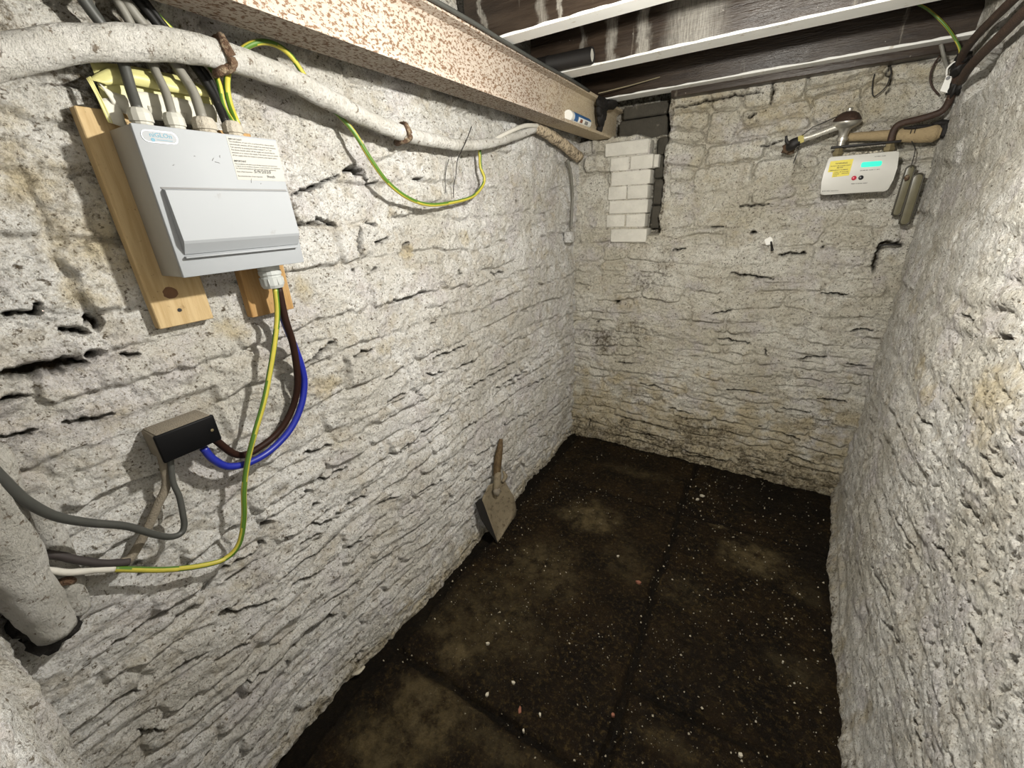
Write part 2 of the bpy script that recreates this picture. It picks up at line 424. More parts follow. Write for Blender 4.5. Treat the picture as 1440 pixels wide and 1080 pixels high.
M_YSTICK = simple('yellow_sticker', (0.62, 0.52, 0.04), 0.5, var=0.05)
M_RED = simple('red_button', (0.45, 0.02, 0.05), 0.3, var=0.1)
M_BLACKP = simple('black_plastic', (0.012, 0.012, 0.014), 0.3, var=0.1)
def lcd_mat():
    n = NT('backlit_display')
    n.b.inputs['Emission Color'].default_value = (0.0, 0.80, 0.46, 1); n.b.inputs['Emission Strength'].default_value = 0.62
    return n.out((0.01, 0.30, 0.20), 0.3)
M_LCD = lcd_mat()
M_CHROME = simple('galvanised_metal', (0.55, 0.53, 0.48), 0.28, 0.85, var=0.15, scale=40)
M_HOSE = simple('corrugated_steel', (0.70, 0.68, 0.62), 0.35, 0.7, var=0.1, scale=40)
M_BRASS = simple('tarnished_brass', (0.20, 0.165, 0.09), 0.5, 0.5, var=0.25, scale=60)
M_YNUT = simple('yellow_fitting', (0.52, 0.45, 0.16), 0.5, 0.2, var=0.2, scale=60)
M_IRON = simple('brown_iron_pipe', (0.040, 0.021, 0.013), 0.6, 0.1, var=0.5, scale=40, dirt=(0.11, 0.06, 0.035), dirt_amt=0.12, bump=0.003)
M_BLACKIRON = simple('black_iron_and_shade', (0.007, 0.0055, 0.0045), 0.65, 0.0, var=0.4, scale=50)
M_CLOTH = simple('beige_cloth_lagging', (0.31, 0.235, 0.13), 0.9, var=0.18, scale=35, dirt=(0.25, 0.18, 0.1), dirt_amt=0.12, bump=0.004)
M_PLASTIC = simple('cloudy_plastic', (0.125, 0.112, 0.068), 0.3, var=0.25, scale=45)
M_RIM = simple('dark_plastic_rim', (0.040, 0.035, 0.022), 0.4, var=0.2, scale=45)
M_HANDLE = wood_mat('weathered_ash_handle', (0.060, 0.038, 0.018), (0.12, 0.082, 0.042))
M_BLADE = simple('muddy_steel_blade', (0.19, 0.155, 0.10), 0.8, 0.0, var=0.3, scale=30, dirt=(0.07, 0.05, 0.026), dirt_amt=0.32, bump=0.003)
M_TUBEBLUE = simple('blue_label', (0.03, 0.12, 0.30), 0.5, var=0.1)
M_WHITEP = simple('white_cap_plastic', (0.74, 0.74, 0.70), 0.4, var=0.04)
M_CHIP = simple('white_plaster_chip', (0.46, 0.42, 0.33), 0.85, var=0.25, scale=80)
M_CHIPR = simple('terracotta_chip', (0.22, 0.085, 0.05), 0.85, var=0.2, scale=80)
M_CRUMB = simple('pale_crumbs', (0.42, 0.37, 0.27), 0.9, var=0.5, scale=30)
M_STRING = simple('dirty_string', (0.22, 0.19, 0.12), 0.9, var=0.2)
M_TAGW = simple('white_tag', (0.78, 0.77, 0.72), 0.5, var=0.04)

# ------------------------------------------------------------------ masonry: one relief, cut into its stones
class Courses:
    """Rough courses of rubble: cell number and distance to the cell's edge at (u, v)."""
    def __init__(s, seed, u0, u1, v0, v1, hfun, lfun, split=0.25):
        r = random.Random(seed); s.b = [v0]
        while s.b[-1] < v1:
            lo_, hi_ = hfun(s.b[-1]); s.b.append(s.b[-1] + r.uniform(lo_, hi_))
        s.b = np.array(s.b); s.rows = []; s.n = 0; s.info = []
        for c in range(len(s.b)-1):
            lo_, hi_ = lfun(s.b[c]); x = [u0 - r.uniform(0, hi_)]
            while x[-1] < u1: x.append(x[-1] + r.uniform(lo_, hi_) * (0.55 if r.random() < 0.2 else 1))
            x = np.array(x); k = len(x)-1
            fr = np.array([r.uniform(0.38, 0.62) if (s.b[c+1]-s.b[c] > 0.075 and r.random() < split) else 2.0 for _ in range(k)])
            s.rows.append((x, fr, s.n)); s.n += 2*k
    def __call__(s, u, v):
        c = np.clip(np.searchsorted(s.b, v) - 1, 0, len(s.rows)-1)
        cid = np.zeros(u.shape, int); e = np.zeros(u.shape); cu, cv = np.zeros(u.shape), np.zeros(u.shape); ch = np.ones(u.shape)
        for i, (x, fr, n0) in enumerate(s.rows):
            m = c == i
            if not m.any(): continue
            uu, vv = u[m], v[m]
            j = np.clip(np.searchsorted(x, uu) - 1, 0, len(fr)-1)
            b0, b1 = s.b[i], s.b[i+1]; mid = b0 + fr[j]*(b1-b0)
            up = vv > mid; lo_ = np.where(up, mid, b0); hi_ = np.where(up, b1, np.minimum(mid, b1))
            qx = np.minimum(uu - x[j], x[j+1] - uu); qy = np.minimum(vv - lo_, hi_ - vv)
            R_ = 0.028
            e[m] = np.where((qx < R_) & (qy < R_), R_ - np.hypot(R_-qx, R_-qy), np.minimum(qx, qy))
            cid[m] = n0 + 2*j + up; cu[m] = (x[j]+x[j+1])/2; cv[m] = (lo_+hi_)/2; ch[m] = hi_-lo_
        return cid, e, cu, cv, ch
class Flags:
    def __init__(s, rects): s.r = rects; s.n = len(rects)
    def __call__(s, u, v):
        cid = np.zeros(u.shape, int); e = np.full(u.shape, -0.02); cu, cv = np.zeros(u.shape), np.zeros(u.shape); ch = np.ones(u.shape)
        for i, (a, b, c, d) in enumerate(s.r):
            q = np.minimum(np.minimum(u-a, b-u), np.minimum(v-c, d-v)); m = q > e
            e[m] = q[m]; cid[m] = i; cu[m] = (a+b)/2; cv[m] = (c+d)/2; ch[m] = d-c
        return cid, e, cu, cv, ch

def relief(name, us, vs_, place, cells, seed, mat, piece, P, cracks=(), tan=(), grime_shade=(), clamp=(), dents=(), extra=None):
    U, Vv = np.meshgrid(us, vs_)
    # wobbling joints
    wu = U + P['warp']*fbm(U*3.1, Vv*3.1, 3, seed) + 0.008*fbm(U*14, Vv*14, 2, seed+5)
    wv = Vv + P['warp']*0.8*fbm(U*2.3+9, Vv*2.6, 3, seed+3) + 0.006*fbm(U*15, Vv*15, 2, seed+6)
    cid, e, cu, cv, ch = cells(wu, wv)
    e = e + 0.004*fbm(U*45, Vv*45, 2, seed+7)
    h1 = _h(cid, cid*0+1, seed); h2 = _h(cid, cid*0+2, seed); h3 = _h(cid, cid*0+3, seed)
    jd = P['joint'][0] + (P['joint'][1]-P['joint'][0])*sst(-0.30, 0.35, fbm(U*4.3, Vv*6.1, 3, seed+8))
    if 'jboost' in P: jd = np.maximum(jd, P['jboost'](U, Vv)*(0.65+0.35*sst(-0.3, 0.3, fbm(U*7, Vv*7, 2, seed+18))))
    edge = sst(-0.002, P['round'], e)
    d = P['bulge']*fbm(U*1.4, Vv*1.4, 2, seed+9)
    d = d - jd*(1-edge) + edge*P['proud']*(h1-0.5)*2 + edge*P['tilt']*(h2-0.30)*(cv-wv)/np.maximum(ch, 0.03) + edge*P['tilt']*0.8*(h3-0.5)*np.clip((wu-cu)/0.15, -1, 1)
    d = d + edge*P['rough']*fbm(U*16, Vv*19, 4, seed+10, 0.55)
    # broken, layered faces
    lay = perlin(U*5+0.5*fbm(U*6, Vv*6, 2, seed+12), Vv*38 + 2.5*fbm(U*3, Vv*3, 2, seed+13), seed+11)
    d = d + P['layer'](U, Vv)*np.sign(lay)*np.abs(lay)**0.6*0.8*sst(-0.25, 0.35, fbm(U*3.3+4, Vv*5.1, 2, seed+16))
    pit = fbm(U*34, Vv*34, 3, seed+14)
    d = d - P['pit'](U, Vv)*sst(0.25, 0.6, pit)
    d = d + P['fine']*fbm(U*75, Vv*75, 2, seed+15)
    bare = np.zeros(U.shape)
    for pts, w, dep in cracks:
        q = np.array(pts, float)
        m = (U > q[:, 0].min()-0.06) & (U < q[:, 0].max()+0.06) & (Vv > q[:, 1].min()-0.06) & (Vv < q[:, 1].max()+0.06)
        if not m.any(): continue
        x, y = U[m], Vv[m]
        x, y = x + 0.009*fbm(x*24, y*24, 3, 71), y + 0.008*fbm(x*24+5, y*24, 3, 72)
        best = np.full(x.shape, 9.0); T_ = np.zeros(x.shape); kseg = len(q)-1
        if len(q) == 1:
            best = np.hypot((x-q[0, 0])*0.8, y-q[0, 1])
        for i in range(kseg):
            a, b = q[i], q[i+1]; ab = b-a; t = np.clip(((x-a[0])*ab[0]+(y-a[1])*ab[1])/max(ab@ab, 1e-9), 0, 1)
            dd = np.hypot(x-a[0]-t*ab[0], y-a[1]-t*ab[1]); s_ = dd < best
            best = np.where(s_, dd, best); T_ = np.where(s_, (i+t)/kseg, T_)
        ww = w*(0.45+0.75*np.sin(np.pi*np.clip(T_*0.9+0.05, 0, 1))) * (1+0.5*perlin(x*60, y*60, 73)) if kseg else w*(1+0.4*perlin(x*50, y*50, 74))
        d[m] = d[m] - dep*(1-sst(0.35*ww, 1.15*ww, best))
        bare[m] = np.maximum(bare[m], 1-sst(0.40*ww, 0.80*ww, best))
    for (u0, u1, v0, v1, mx) in clamp:
        k = sst(-0.02, 0.0, np.minimum(np.minimum(U-u0, u1-U), np.minimum(Vv-v0, v1-Vv)))
        d = np.where(k > 0, d*(1-k) + np.minimum(d, mx)*k, d)
    for (u0, u1, v0, v1, dep, soft) in dents:
        wob = 0.012*fbm(U*12, Vv*12, 2, seed+20)
        d = d - dep*sst(0, soft, np.minimum(np.minimum(U-u0, u1-U), np.minimum(Vv-v0, v1-Vv)) + wob)
    nz = fbm(U*9, Vv*9, 3, seed+30)
    def blobs(lst):
        a = np.zeros(U.shape)
        for (x, y, rx, ry, s_) in lst:
            q = np.hypot((U-x)/rx, (Vv-y)/ry) + 0.38*nz
            a = np.maximum(a, s_*(1-sst(0.25, 1.35, q)))
        return a
    A_t, A_g = blobs(tan), blobs(grime_shade)
    A_t = np.maximum(A_t, P.get('tint', 0.0)*edge*sst(0.62, 0.95, _h(cid, cid*0+4, seed)))
    if extra: A_t, A_g = extra(U, Vv, nz, A_t, A_g, e)
    X = place(U, Vv, d)
    nv, nu = U.shape
    du = np.gradient(X, axis=1); dv = np.gradient(X, axis=0)
    Nn = np.cross(du, dv); Nn /= np.linalg.norm(Nn, axis=2)[..., None] + 1e-12
    Xf, Nf, tf, gf, bf = X.reshape(-1, 3), Nn.reshape(-1, 3), A_t.ravel(), A_g.ravel(), bare.ravel()
    idx = np.arange(nu*nv).reshape(nv, nu)
    Q = np.stack([idx[:-1, :-1], idx[:-1, 1:], idx[1:, 1:], idx[1:, :-1]], -1).reshape(-1, 4)
    cf, ef = cid.ravel(), e.ravel()
    fid = np.where((cf[Q] == cf[Q[:, :1]]).all(1) & (ef[Q].min(1) > P.get('cut', 0.003)), cf[Q[:, 0]], -1)
    def build(nm, q):
        vi, inv = np.unique(q, return_inverse=True)
        return fast_mesh(nm, Xf[vi], inv.reshape(-1, 4), Nf[vi], {'tan': tf[vi], 'grime_shade': gf[vi], 'bare': bf[vi]})
    order = np.argsort(fid, kind='stable'); Q = Q[order]; fid = fid[order]
    ids, starts = np.unique(fid, return_index=True); starts = list(starts) + [len(fid)]
    small = []; groups = []
    for k, i in enumerate(ids):
        q = Q[starts[k]:starts[k+1]]
        if i < 0 or len(q) < 60: small.append(q)
        else: groups.append(q)
    groups.sort(key=len, reverse=True)
    for q in groups[300:]: small.append(q)
    base = link(name, build(name, np.concatenate(small)), mat); tag(base, kind='structure')
    for q in groups[:300]: link(piece, build(piece, q), mat, base)
    return base

const = lambda a: (lambda U, V: np.full(U.shape, a))
def steps(*seg):
    out = []
    for a, b, st in seg: out.append(np.arange(a, b, st))
    out.append(np.array([seg[-1][1]])); return np.concatenate(out)
def crackL(*pts): return [(p[1], p[2]) for p in (LW(x, y) for x, y in pts)]
def crackB(*pts): return [(p[0], p[2]) for p in (BW(x, y) for x, y in pts)]
def spotL(px, py, rx, ry, s=1.0): p = LW(px, py); return (p[1], p[2], rx, ry, s)
def spotB(px, py, rx, ry, s=1.0): p = BW(px, py); return (p[0], p[2], rx, ry, s)
def spotF(px, py, rx, ry, s=1.0): p = FL(px, py); return (p[0], p[1], rx, ry, s)

# --- left wall
CL = [((0,531),(36,525),(80,518),(122,508)), ((170,504),(200,500)), ((87,464),(124,463)), ((0,445),(46,441),(57,429)), ((0,567),(40,559)),
      ((0,615),(53,601)), ((93,592),(153,582)), ((408,276),(440,262),(477,249)), ((485,239),(513,241),(515,254),(532,257)), ((417,314),(441,315),(447,308),(467,312),(477,318)),
      ((520,313),(534,317)), ((528,341),(549,338)), ((565,353),(577,343)), ((579,250),(593,251)), ((422,509),(445,497),(467,482)), ((494,501),(522,491)),
      ((541,535),(569,518)), ((540,570),(567,552)), ((607,458),(614,453)), ((610,504),(640,493),(657,488)), ((553,422),(575,420),(600,411)), ((579,618),(607,599),(640,567)),
      ((600,527),(624,524)), ((450,677),(489,661)), ((440,740),(458,737),(490,716),(520,698)), ((322,747),(335,740)), ((493,772),(520,754)), ((284,819),(330,796),(367,773)),
      ((391,818),(430,790),(475,758)), ((148,911),(218,872),(281,827)), ((310,869),(387,844)), ((405,915),(440,892),(478,865)), ((405,929),(408,946)), ((169,987),(197,974)),
      ((197,1034),(229,1031)), ((412,823),(461,798)), ((650,552),(690,532),(730,510)), ((700,548),(743,523)), ((543,647),(575,622),(607,598)), ((647,517),(677,506)),
      ((585,690),(617,675)), ((483,718),(513,701)), ((530,713),(560,697)), ((667,640),(693,627)), ((707,600),(743,580)), ((767,582),(800,557)), ((620,655),(627,650)),
      ((693,385),(710,383)), ((643,383),(648,386)), ((697,436),(702,431)), ((747,602),(763,590)), ((320,820),(352,800)), ((460,850),(505,820)), ((520,800),(560,770)), ((300,930),(345,905)), ((240,950),(290,920)),
      ((345,960),(390,935)), ((560,760),(600,730)), ((620,720),(655,695)), ((640,610),(672,592)), ((680,660),(705,645)), ((745,545),(775,528)), ((420,770),(450,752)), ((430,640),(465,628)), ((250,870),(275,852))]
cracksL = [(crackL(*c), 0.0046, 0.034) for c in CL]
cracksL[0] = (crackL(*CL[0]), 0.0085, 0.045)
cracksL += [(crackL(*c), 0.010, 0.035) for c in (((508,321),(510,345),(510,361)), ((485,239),(513,241)), ((405,915),(478,865)), ((125,446),(139,460)))]
cracksL += [(crackL(c), w, 0.045) for c, w in (((133,495), 0.013), ((530,381), 0.008), ((591,553), 0.012), ((591,560), 0.010), ((625,437), 0.014), ((433,693), 0.010), ((444,711), 0.010), ((381,738), 0.012),
             ((369,769), 0.012), ((409,758), 0.012), ((292,830), 0.012), ((537,822), 0.014), ((505,930), 0.020), ((508,940), 0.016), ((593,838), 0.010), ((206,806), 0.012), ((194,794), 0.008), ((316,866), 0.012),
             ((500,62+320), 0.006), ((460,720), 0.008))]
tanL = [spotL(450, 540, .07, .075, 0.95), spotL(120, 330, .13, .12, 0.75), spotL(60, 250, .10, .08, 0.8), spotL(140, 410, .08, .05, 0.8), spotL(545, 490, .07, .045, 0.7), spotL(330, 462, .05, .035, 0.75), spotL(425, 405, .035, .05, 0.7),  # left of the fuse box the tan is stain plus shading put in colour
        spotL(632, 455, .06, .05, 0.7), spotL(762, 355, .12, .05, 0.6), spotL(655, 335, .06, .04, 0.8), spotL(575, 355, .04, .03, 0.8), spotL(560, 300, .05, .04, 0.6), spotL(30, 165, .06, .03, .6), spotL(560, 900, .05, .02, .6), spotL(470, 620, .06, .04, .5), spotL(600,140,.12,.06,.35)]
grime_shadeL = [spotL(190, 75, .13, .13, 1.0), spotL(130, 100, .06, .10, 1.0), spotL(100, 300, .16, .18, .5), spotL(20, 220, .08, .05, .6), spotL(10, 30, .012, .08, .9), spotL(95, 170, .03, .03, .8), spotL(110, 240, .05, .03, .8), spotL(180, 260, .08, .12, .55), spotL(410, 290, .02, .05, .8), spotL(60,265,.03,.02,.6),  # grime, and painted shade behind the cables and left of the fuse box
          spotL(215, 1030, .05, .015, .8), spotL(170, 950, .02, .02, .7), spotL(410, 340, .02, .06, .6), spotL(385, 590, .02, .04, .55), spotL(60, 470, .06, .02, .4), spotL(100, 425, .04, .015, .6)]
def extraL(U, V, nz, t, g, e):
    band = (1 - sst(0.0, 0.09, V + 0.05*nz))
    return np.maximum(t, 0.75*(1-sst(0.02, 0.16, V+0.07*nz))), np.maximum(g, 0.75*band)
hL = lambda v: (0.045, 0.085) if v < 0.95 else ((0.07, 0.12) if v < 1.25 else (0.11, 0.175))
lL = lambda v: (0.16, 0.40) if v < 1.2 else (0.20, 0.42)
PL = dict(jboost=lambda U, V: 0.013*sst(1.15, 1.4, V)*(1-sst(1.2, 1.8, U)), tint=0.40, warp=0.035, joint=(0.002, 0.018), round=0.013, bulge=0.020, proud=0.0065, tilt=0.020, rough=0.0070, fine=0.0010, cut=0.003,
          layer=lambda U, V: 0.0052*(1-0.75*sst(1.0, 1.35, V)), pit=lambda U, V: 0.002+0.002*sst(1.0, 1.4, V))
relief('wall_left', steps((-0.10, 1.30, 0.0038), (1.30, 2.68, 0.0050), (2.68, 2.97, 0.02)), steps((-0.04, 2.0, 0.0042), (2.0, 2.36, 0.012)),
       lambda U, V, d: np.stack([XL + d, U, V], -1), Courses(11, -0.12, 2.7, -0.05, 2.36, hL, lL), 11, M_WL, 'stone', PL, cracksL, tanL, grime_shadeL,
       clamp=((0.30, 0.66, 1.37, 1.92, 0.002), (0.20, 0.38, 1.12, 1.24, 0.004)), extra=extraL)

# --- back wall
CB = [((1027,385),(1055,388),(1087,393)), ((1157,413),(1193,416)), ((1193,467),(1207,464),(1228,466)), ((1123,507),(1137,503),(1163,504)), ((1190,512),(1217,517)), ((1010,476),(1053,484)), ((1075,493),(1079,502)),
      ((1000,441),(1030,438)), ((960,633),(990,642),(1017,648)), ((1022,547),(1073,553)), ((1100,610),(1127,620)), ((864,586),(917,599),(955,610)), ((880,607),(922,617)), ((967,640),(1019,649)), ((860,612),(900,620)),
      ((1095,358),(1132,355)), ((1056,327),(1063,327)), ((830,588),(828,602)), ((1040,290),(1083,288)), ((1000,318),(1018,319)), ((1150,560),(1190,566)), ((1100,575),(1140,580)), ((1110,640),(1150,655)), ((1060,660),(1100,672)),
      ((900,540),(935,548)), ((870,510),(890,512)), ((940,575),(975,582)), ((945,352),(966,350)), ((1085,148),(1087,110)), ((1250,78),(1256,110),(1246,132)), ((1025,108),(1029,118)), ((950,151),(1000,140),(1070,128)), ((1070,205),(1105,198)), ((1050,163),(1062,160))]
cracksB = [(crackB(*c), 0.0050, 0.030) for c in CB]
cracksB += [(crackB(*c), 0.010, 0.035) for c in (((1227,383),(1231,362),(1237,343)), ((1237,343),(1268,343)))]
cracksB += [(crackB(c), w, 0.035) for c, w in (((1158,347), 0.012), ((1100,358), 0.010), ((1130,356), 0.010), ((840,452), 0.010), ((868,425), 0.014), ((1060,327), 0.010), ((1068,600), 0.008))]
tanB = [spotB(1120, 150, .35, .16, .75), spotB(985, 140, .22, .14, .7), spotB(1250, 120, .25, .14, .7), spotB(1010, 240, .3, .14, .5), spotB(880, 430, .12, .08, .6), spotB(1180, 430, .06, .04, .25), spotB(950, 290, .08, .08, .4), spotB(1250, 370, .05, .05, .5), spotB(900, 560, .14, .08, .5), spotB(1000, 560, .2, .1, .4)]
grimeB = [spotB(845, 478, .17, .13, .95), spotB(890, 465, .17, .11, .75), spotB(930, 380, .08, .16, .7), spotB(985, 605, .28, .12, .9), spotB(1040, 640, .22, .08, .7), spotB(905, 395, .12, .10, .8), spotB(870, 425, .03, .02, .8), spotB(1110, 550, .2, .03, .45), spotB(830, 400, .02, .15, .55),
          spotB(1150, 595, .25, .12, .6), spotB(1240, 640, .2, .12, .6), spotB(900, 560, .2, .1, .6), spotB(1295, 300, .03, .05, .8), spotB(1330, 200, .04, .05, .7), spotB(1350, 110, .06, .08, .8), spotB(825, 560, .05, .08, .6), spotB(1125, 630, .1, .04, .6), spotB(1250, 580, .08, .05, .5)]
def extraB(U, V, nz, t, g, e):
    t = np.maximum(t, 0.95*(1-sst(0.15, 0.85, V+0.30*nz)))
    g = np.maximum(g, 0.95*(1-sst(0.02, 0.34, V+0.14*nz)))
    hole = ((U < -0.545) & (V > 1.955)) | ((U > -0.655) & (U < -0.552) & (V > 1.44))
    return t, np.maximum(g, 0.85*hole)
hB = lambda v: (0.045, 0.085) if v < 0.9 else ((0.06, 0.11) if v < 1.6 else (0.09, 0.14))
lB = lambda v: (0.16, 0.40) if v < 1.5 else (0.16, 0.30)
PB = dict(jboost=lambda U, V: 0.034*sst(1.55, 1.8, V)+0.010*(1-sst(0.25, 0.5, V)), tint=0.45, warp=0.032, joint=(0.002, 0.019), round=0.013, bulge=0.014, proud=0.0055, tilt=0.014, rough=0.0085, fine=0.0012, cut=0.003,
          layer=lambda U, V: 0.0050*(1-0.8*sst(0.9, 1.4, V)), pit=const(0.003))
wall_back = relief('wall_back', steps((-1.11, 0.70, 0.0050)), steps((-0.04, 2.36, 0.0050)),
       lambda U, V, d: np.stack([U, YB - d, V], -1), Courses(23, -1.12, 0.7, -0.05, 2.36, hB, lB), 23, M_WB, 'stone', PB, cracksB, tanB, grimeB,
       clamp=((-0.92, -0.66, 1.46, 1.97, 0.0),), dents=((-1.3, -0.565, 1.962, 2.6, 0.26, 0.012), (-0.68, -0.568, 1.44, 2.6, 0.11, 0.012)), extra=extraB)

# --- right wall: splayed and leaning
def xr(U, V):
    a = np.interp(U, [-.15, .6, 1.12, 1.46, 1.97, 2.6, 2.8], [.462, .466, .482, .5, .527, .586, .60])
    b = np.interp(U, [-.15, .6, 1.12, 1.46, 1.97, 2.6, 2.8], [.475, .478, .49, .50, .512, .530, .54])
    k = np.clip(V/2.0, 0, 1.1); return a*(1-k)+b*k
def RW(px, py, s=0.0):
    x = 0.5
    for _ in range(8):
        p = on(px, py, 0, x); x = float(xr(p[1], p[2])) - s
    return on(px, py, 0, x)
def crackR(*pts): return [(p[1], p[2]) for p in (RW(x, y) for x, y in pts)]
def spotR(px, py, rx, ry, s=1.0): p = RW(px, py); return (p[1], p[2], rx, ry, s)
CR = [((1400,474),(1412,476),(1421,474)), ((1307,970),(1323,997)), ((1273,907),(1270,973),(1290,1080)), ((1357,442),(1375,452)), ((1300,585),(1316,600)), ((1340,700),(1360,730)), ((1230,800),(1250,850)), ((1260,720),(1280,780)),
      ((1350,880),(1370,910)), ((1240,870),(1262,905)), ((1300,760),(1330,800)), ((1380,640),(1400,670)), ((1345,560),(1360,575))]
cracksR = [(crackR(*c), 0.0045, 0.020) for c in CR]
cracksR[0] = (crackR(*CR[0]), 0.007, 0.03)
cracksR += [(crackR(c), w, 0.030) for c, w in (((1432,488), 0.007), ((1352,822), 0.008), ((1407,775), 0.006), ((1350,798), 0.005), ((1403,920), 0.006), ((1427,915), 0.005), ((1285,472), 0.008), ((1331,461), 0.006), ((1297,1028), 0.009), ((1388,1005), 0.008), ((1365,300), 0.006))]
tanR = [spotR(1400, 560, .15, .11, .85), spotR(1380, 610, .09, .06, .7), spotR(1305, 520, .07, .06, .85), spotR(1320, 555, .05, .05, .85), spotR(1290, 430, .12, .05, .6), spotR(1215, 1000, .05, .08, .7), spotR(1370, 300, .14, .06, .35), spotR(1340, 420, .1, .03, .4)]
darkR = [spotR(1385, 100, .14, .05, .9), spotR(1320, 230, .16, .025, .6), spotR(1300, 300, .14, .03, .8), spotR(1270, 400, .12, .03, .35), spotR(1300, 1028, .02, .02, .8), spotR(1220, 1000, .04, .03, .6), spotR(1390, 1000, .03, .02, .6)]  # darker spots; the first fills the hollow behind the pipes
def extraR(U, V, nz, t, g, e):
    return np.maximum(t, 0.6*(1-sst(0.0, 0.22, V+0.1*nz))), np.maximum(g, 0.8*(1-sst(0.0, 0.05, V+0.03*nz)))
hR = lambda v: (0.06, 0.10) if v < 0.8 else (0.10, 0.17)
lR = lambda v: (0.25, 0.55)
PR = dict(tint=0.30, warp=0.035, joint=(0.000, 0.008), round=0.030, bulge=0.022, proud=0.005, tilt=0.012, rough=0.0048, fine=0.0011, cut=0.003,
          layer=lambda U, V: 0.0036*(1-0.85*sst(0.5, 1.0, V)), pit=lambda U, V: 0.0015+0.0085*(1-sst(1.3, 1.75, U))*sst(0.25, 0.6, V))
relief('wall_right', steps((-0.12, 0.60, 0.012), (0.60, 1.60, 0.0034), (1.60, 2.72, 0.0050)), steps((-0.04, 0.3, 0.006), (0.3, 2.12, 0.0042), (2.12, 2.36, 0.012)),
       lambda U, V, d: np.stack([xr(U, V) - d - 0.03*np.exp(-np.clip(V, 0, None)/0.06), U, V], -1), Courses(37, -0.2, 2.8, -0.05, 2.36, hR, lR, 0.1), 37, M_WR, 'stone', PR, cracksR, tanR, darkR,
       dents=((2.12, 2.40, 1.90, 2.02, 0.05, 0.03),), extra=extraR)

# --- front wall beside the doorway where the camera stands
PLF = {k: v for k, v in PL.items() if k != 'jboost'}
relief('wall_front', steps((-1.12, -0.16, 0.0055)), steps((-0.04, 1.2, 0.0055), (1.2, 2.36, 0.02)),
       lambda U, V, d: np.stack([U, -0.075 + d + 0.05*(V-0.6).clip(-0.6, 0.35), V], -1), Courses(41, -1.2, -0.1, -0.05, 2.36, lambda v: (0.09, 0.15), lambda v: (0.2, 0.35)), 41, M_WL, 'stone', dict(PLF, bulge=0.008, rough=0.006), (),
       extra=lambda U, V, nz, t, g, e: (t, np.maximum(g, 0.5*sst(0.1, 0.5, nz))))

# --- floor of stone flags
flags = [(-1.02, -0.190, -0.30, 0.662), (-1.02, -0.188, 0.678, 2.005), (-1.02, -0.188, 2.022, 2.59), (-0.170, 0.47, -0.30, 0.995), (-0.170, 0.50, 1.012, 2.045), (-0.170, 0.56, 2.062, 2.59)]
tanF = [spotF(830, 728, .17, .13, .95), spotF(640, 925, .10, .07, .9), spotF(600, 1000, .17, .12, .9), spotF(540, 1050, .16, .10, .8), spotF(1060, 785, .14, .12, 1.0), spotF(1010, 738, .05, .02, .8), spotF(690, 870, .25, .22, .5), spotF(760, 800, .2, .2, .55), spotF(880, 790, .12, .15, .35), spotF(1130, 830, .08, .08, .5),
        spotF(1120, 940, .09, .07, .45), spotF(900, 665, .2, .06, .4), spotF(700, 1050, .2, .06, .4), spotF(620, 880, .1, .06, .6), spotF(950, 1050, .12, .04, .35), spotF(960, 830, .12, .1, .25)]
darkF = [spotF(1090, 690, .36, .30, .85), spotF(1150, 780, .10, .30, .8), spotF(850, 640, .30, .10, .5), spotF(980, 930, .2, .2, .35)]  # darker areas towards the far right and the back
def extraF(U, V, nz, t, g, e):
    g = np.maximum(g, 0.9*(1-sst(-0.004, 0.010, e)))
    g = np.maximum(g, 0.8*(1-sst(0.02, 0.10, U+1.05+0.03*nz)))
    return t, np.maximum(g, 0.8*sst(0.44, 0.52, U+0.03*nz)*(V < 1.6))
PF = dict(warp=0.014, joint=(0.016, 0.022), round=0.014, bulge=0.006, proud=0.004, tilt=0.006, rough=0.0055, fine=0.0014, cut=0.004, layer=const(0.0), pit=const(0.003))
relief('floor', steps((-1.14, 0.70, 0.0065)), steps((-0.40, 2.72, 0.0065)), lambda U, V, d: np.stack([U, V, d - 0.002], -1), Flags(flags), 53, M_FLOOR, 'flagstone', PF, (), tanF, darkF, extra=extraF)

# --- ceiling: boards over the joists
cl = box('ceiling', (-1.30, -0.40, 2.362), (0.85, 2.95, 2.38), M_BOARD, bev=0); tag(cl, kind='structure')
bd = None
for i in range(13):
    x = -1.28 + i*0.163
    if bd is None: bd = box('floorboard', (x, -0.40, 2.335), (x+0.157, 2.95, 2.3615), M_BOARD, cl, bev=0.002, seg=1); bx0 = x
    else:
        o = bd.copy(); COL.objects.link(o); o.parent = cl; o.location = (x-bx0, 0, 0)

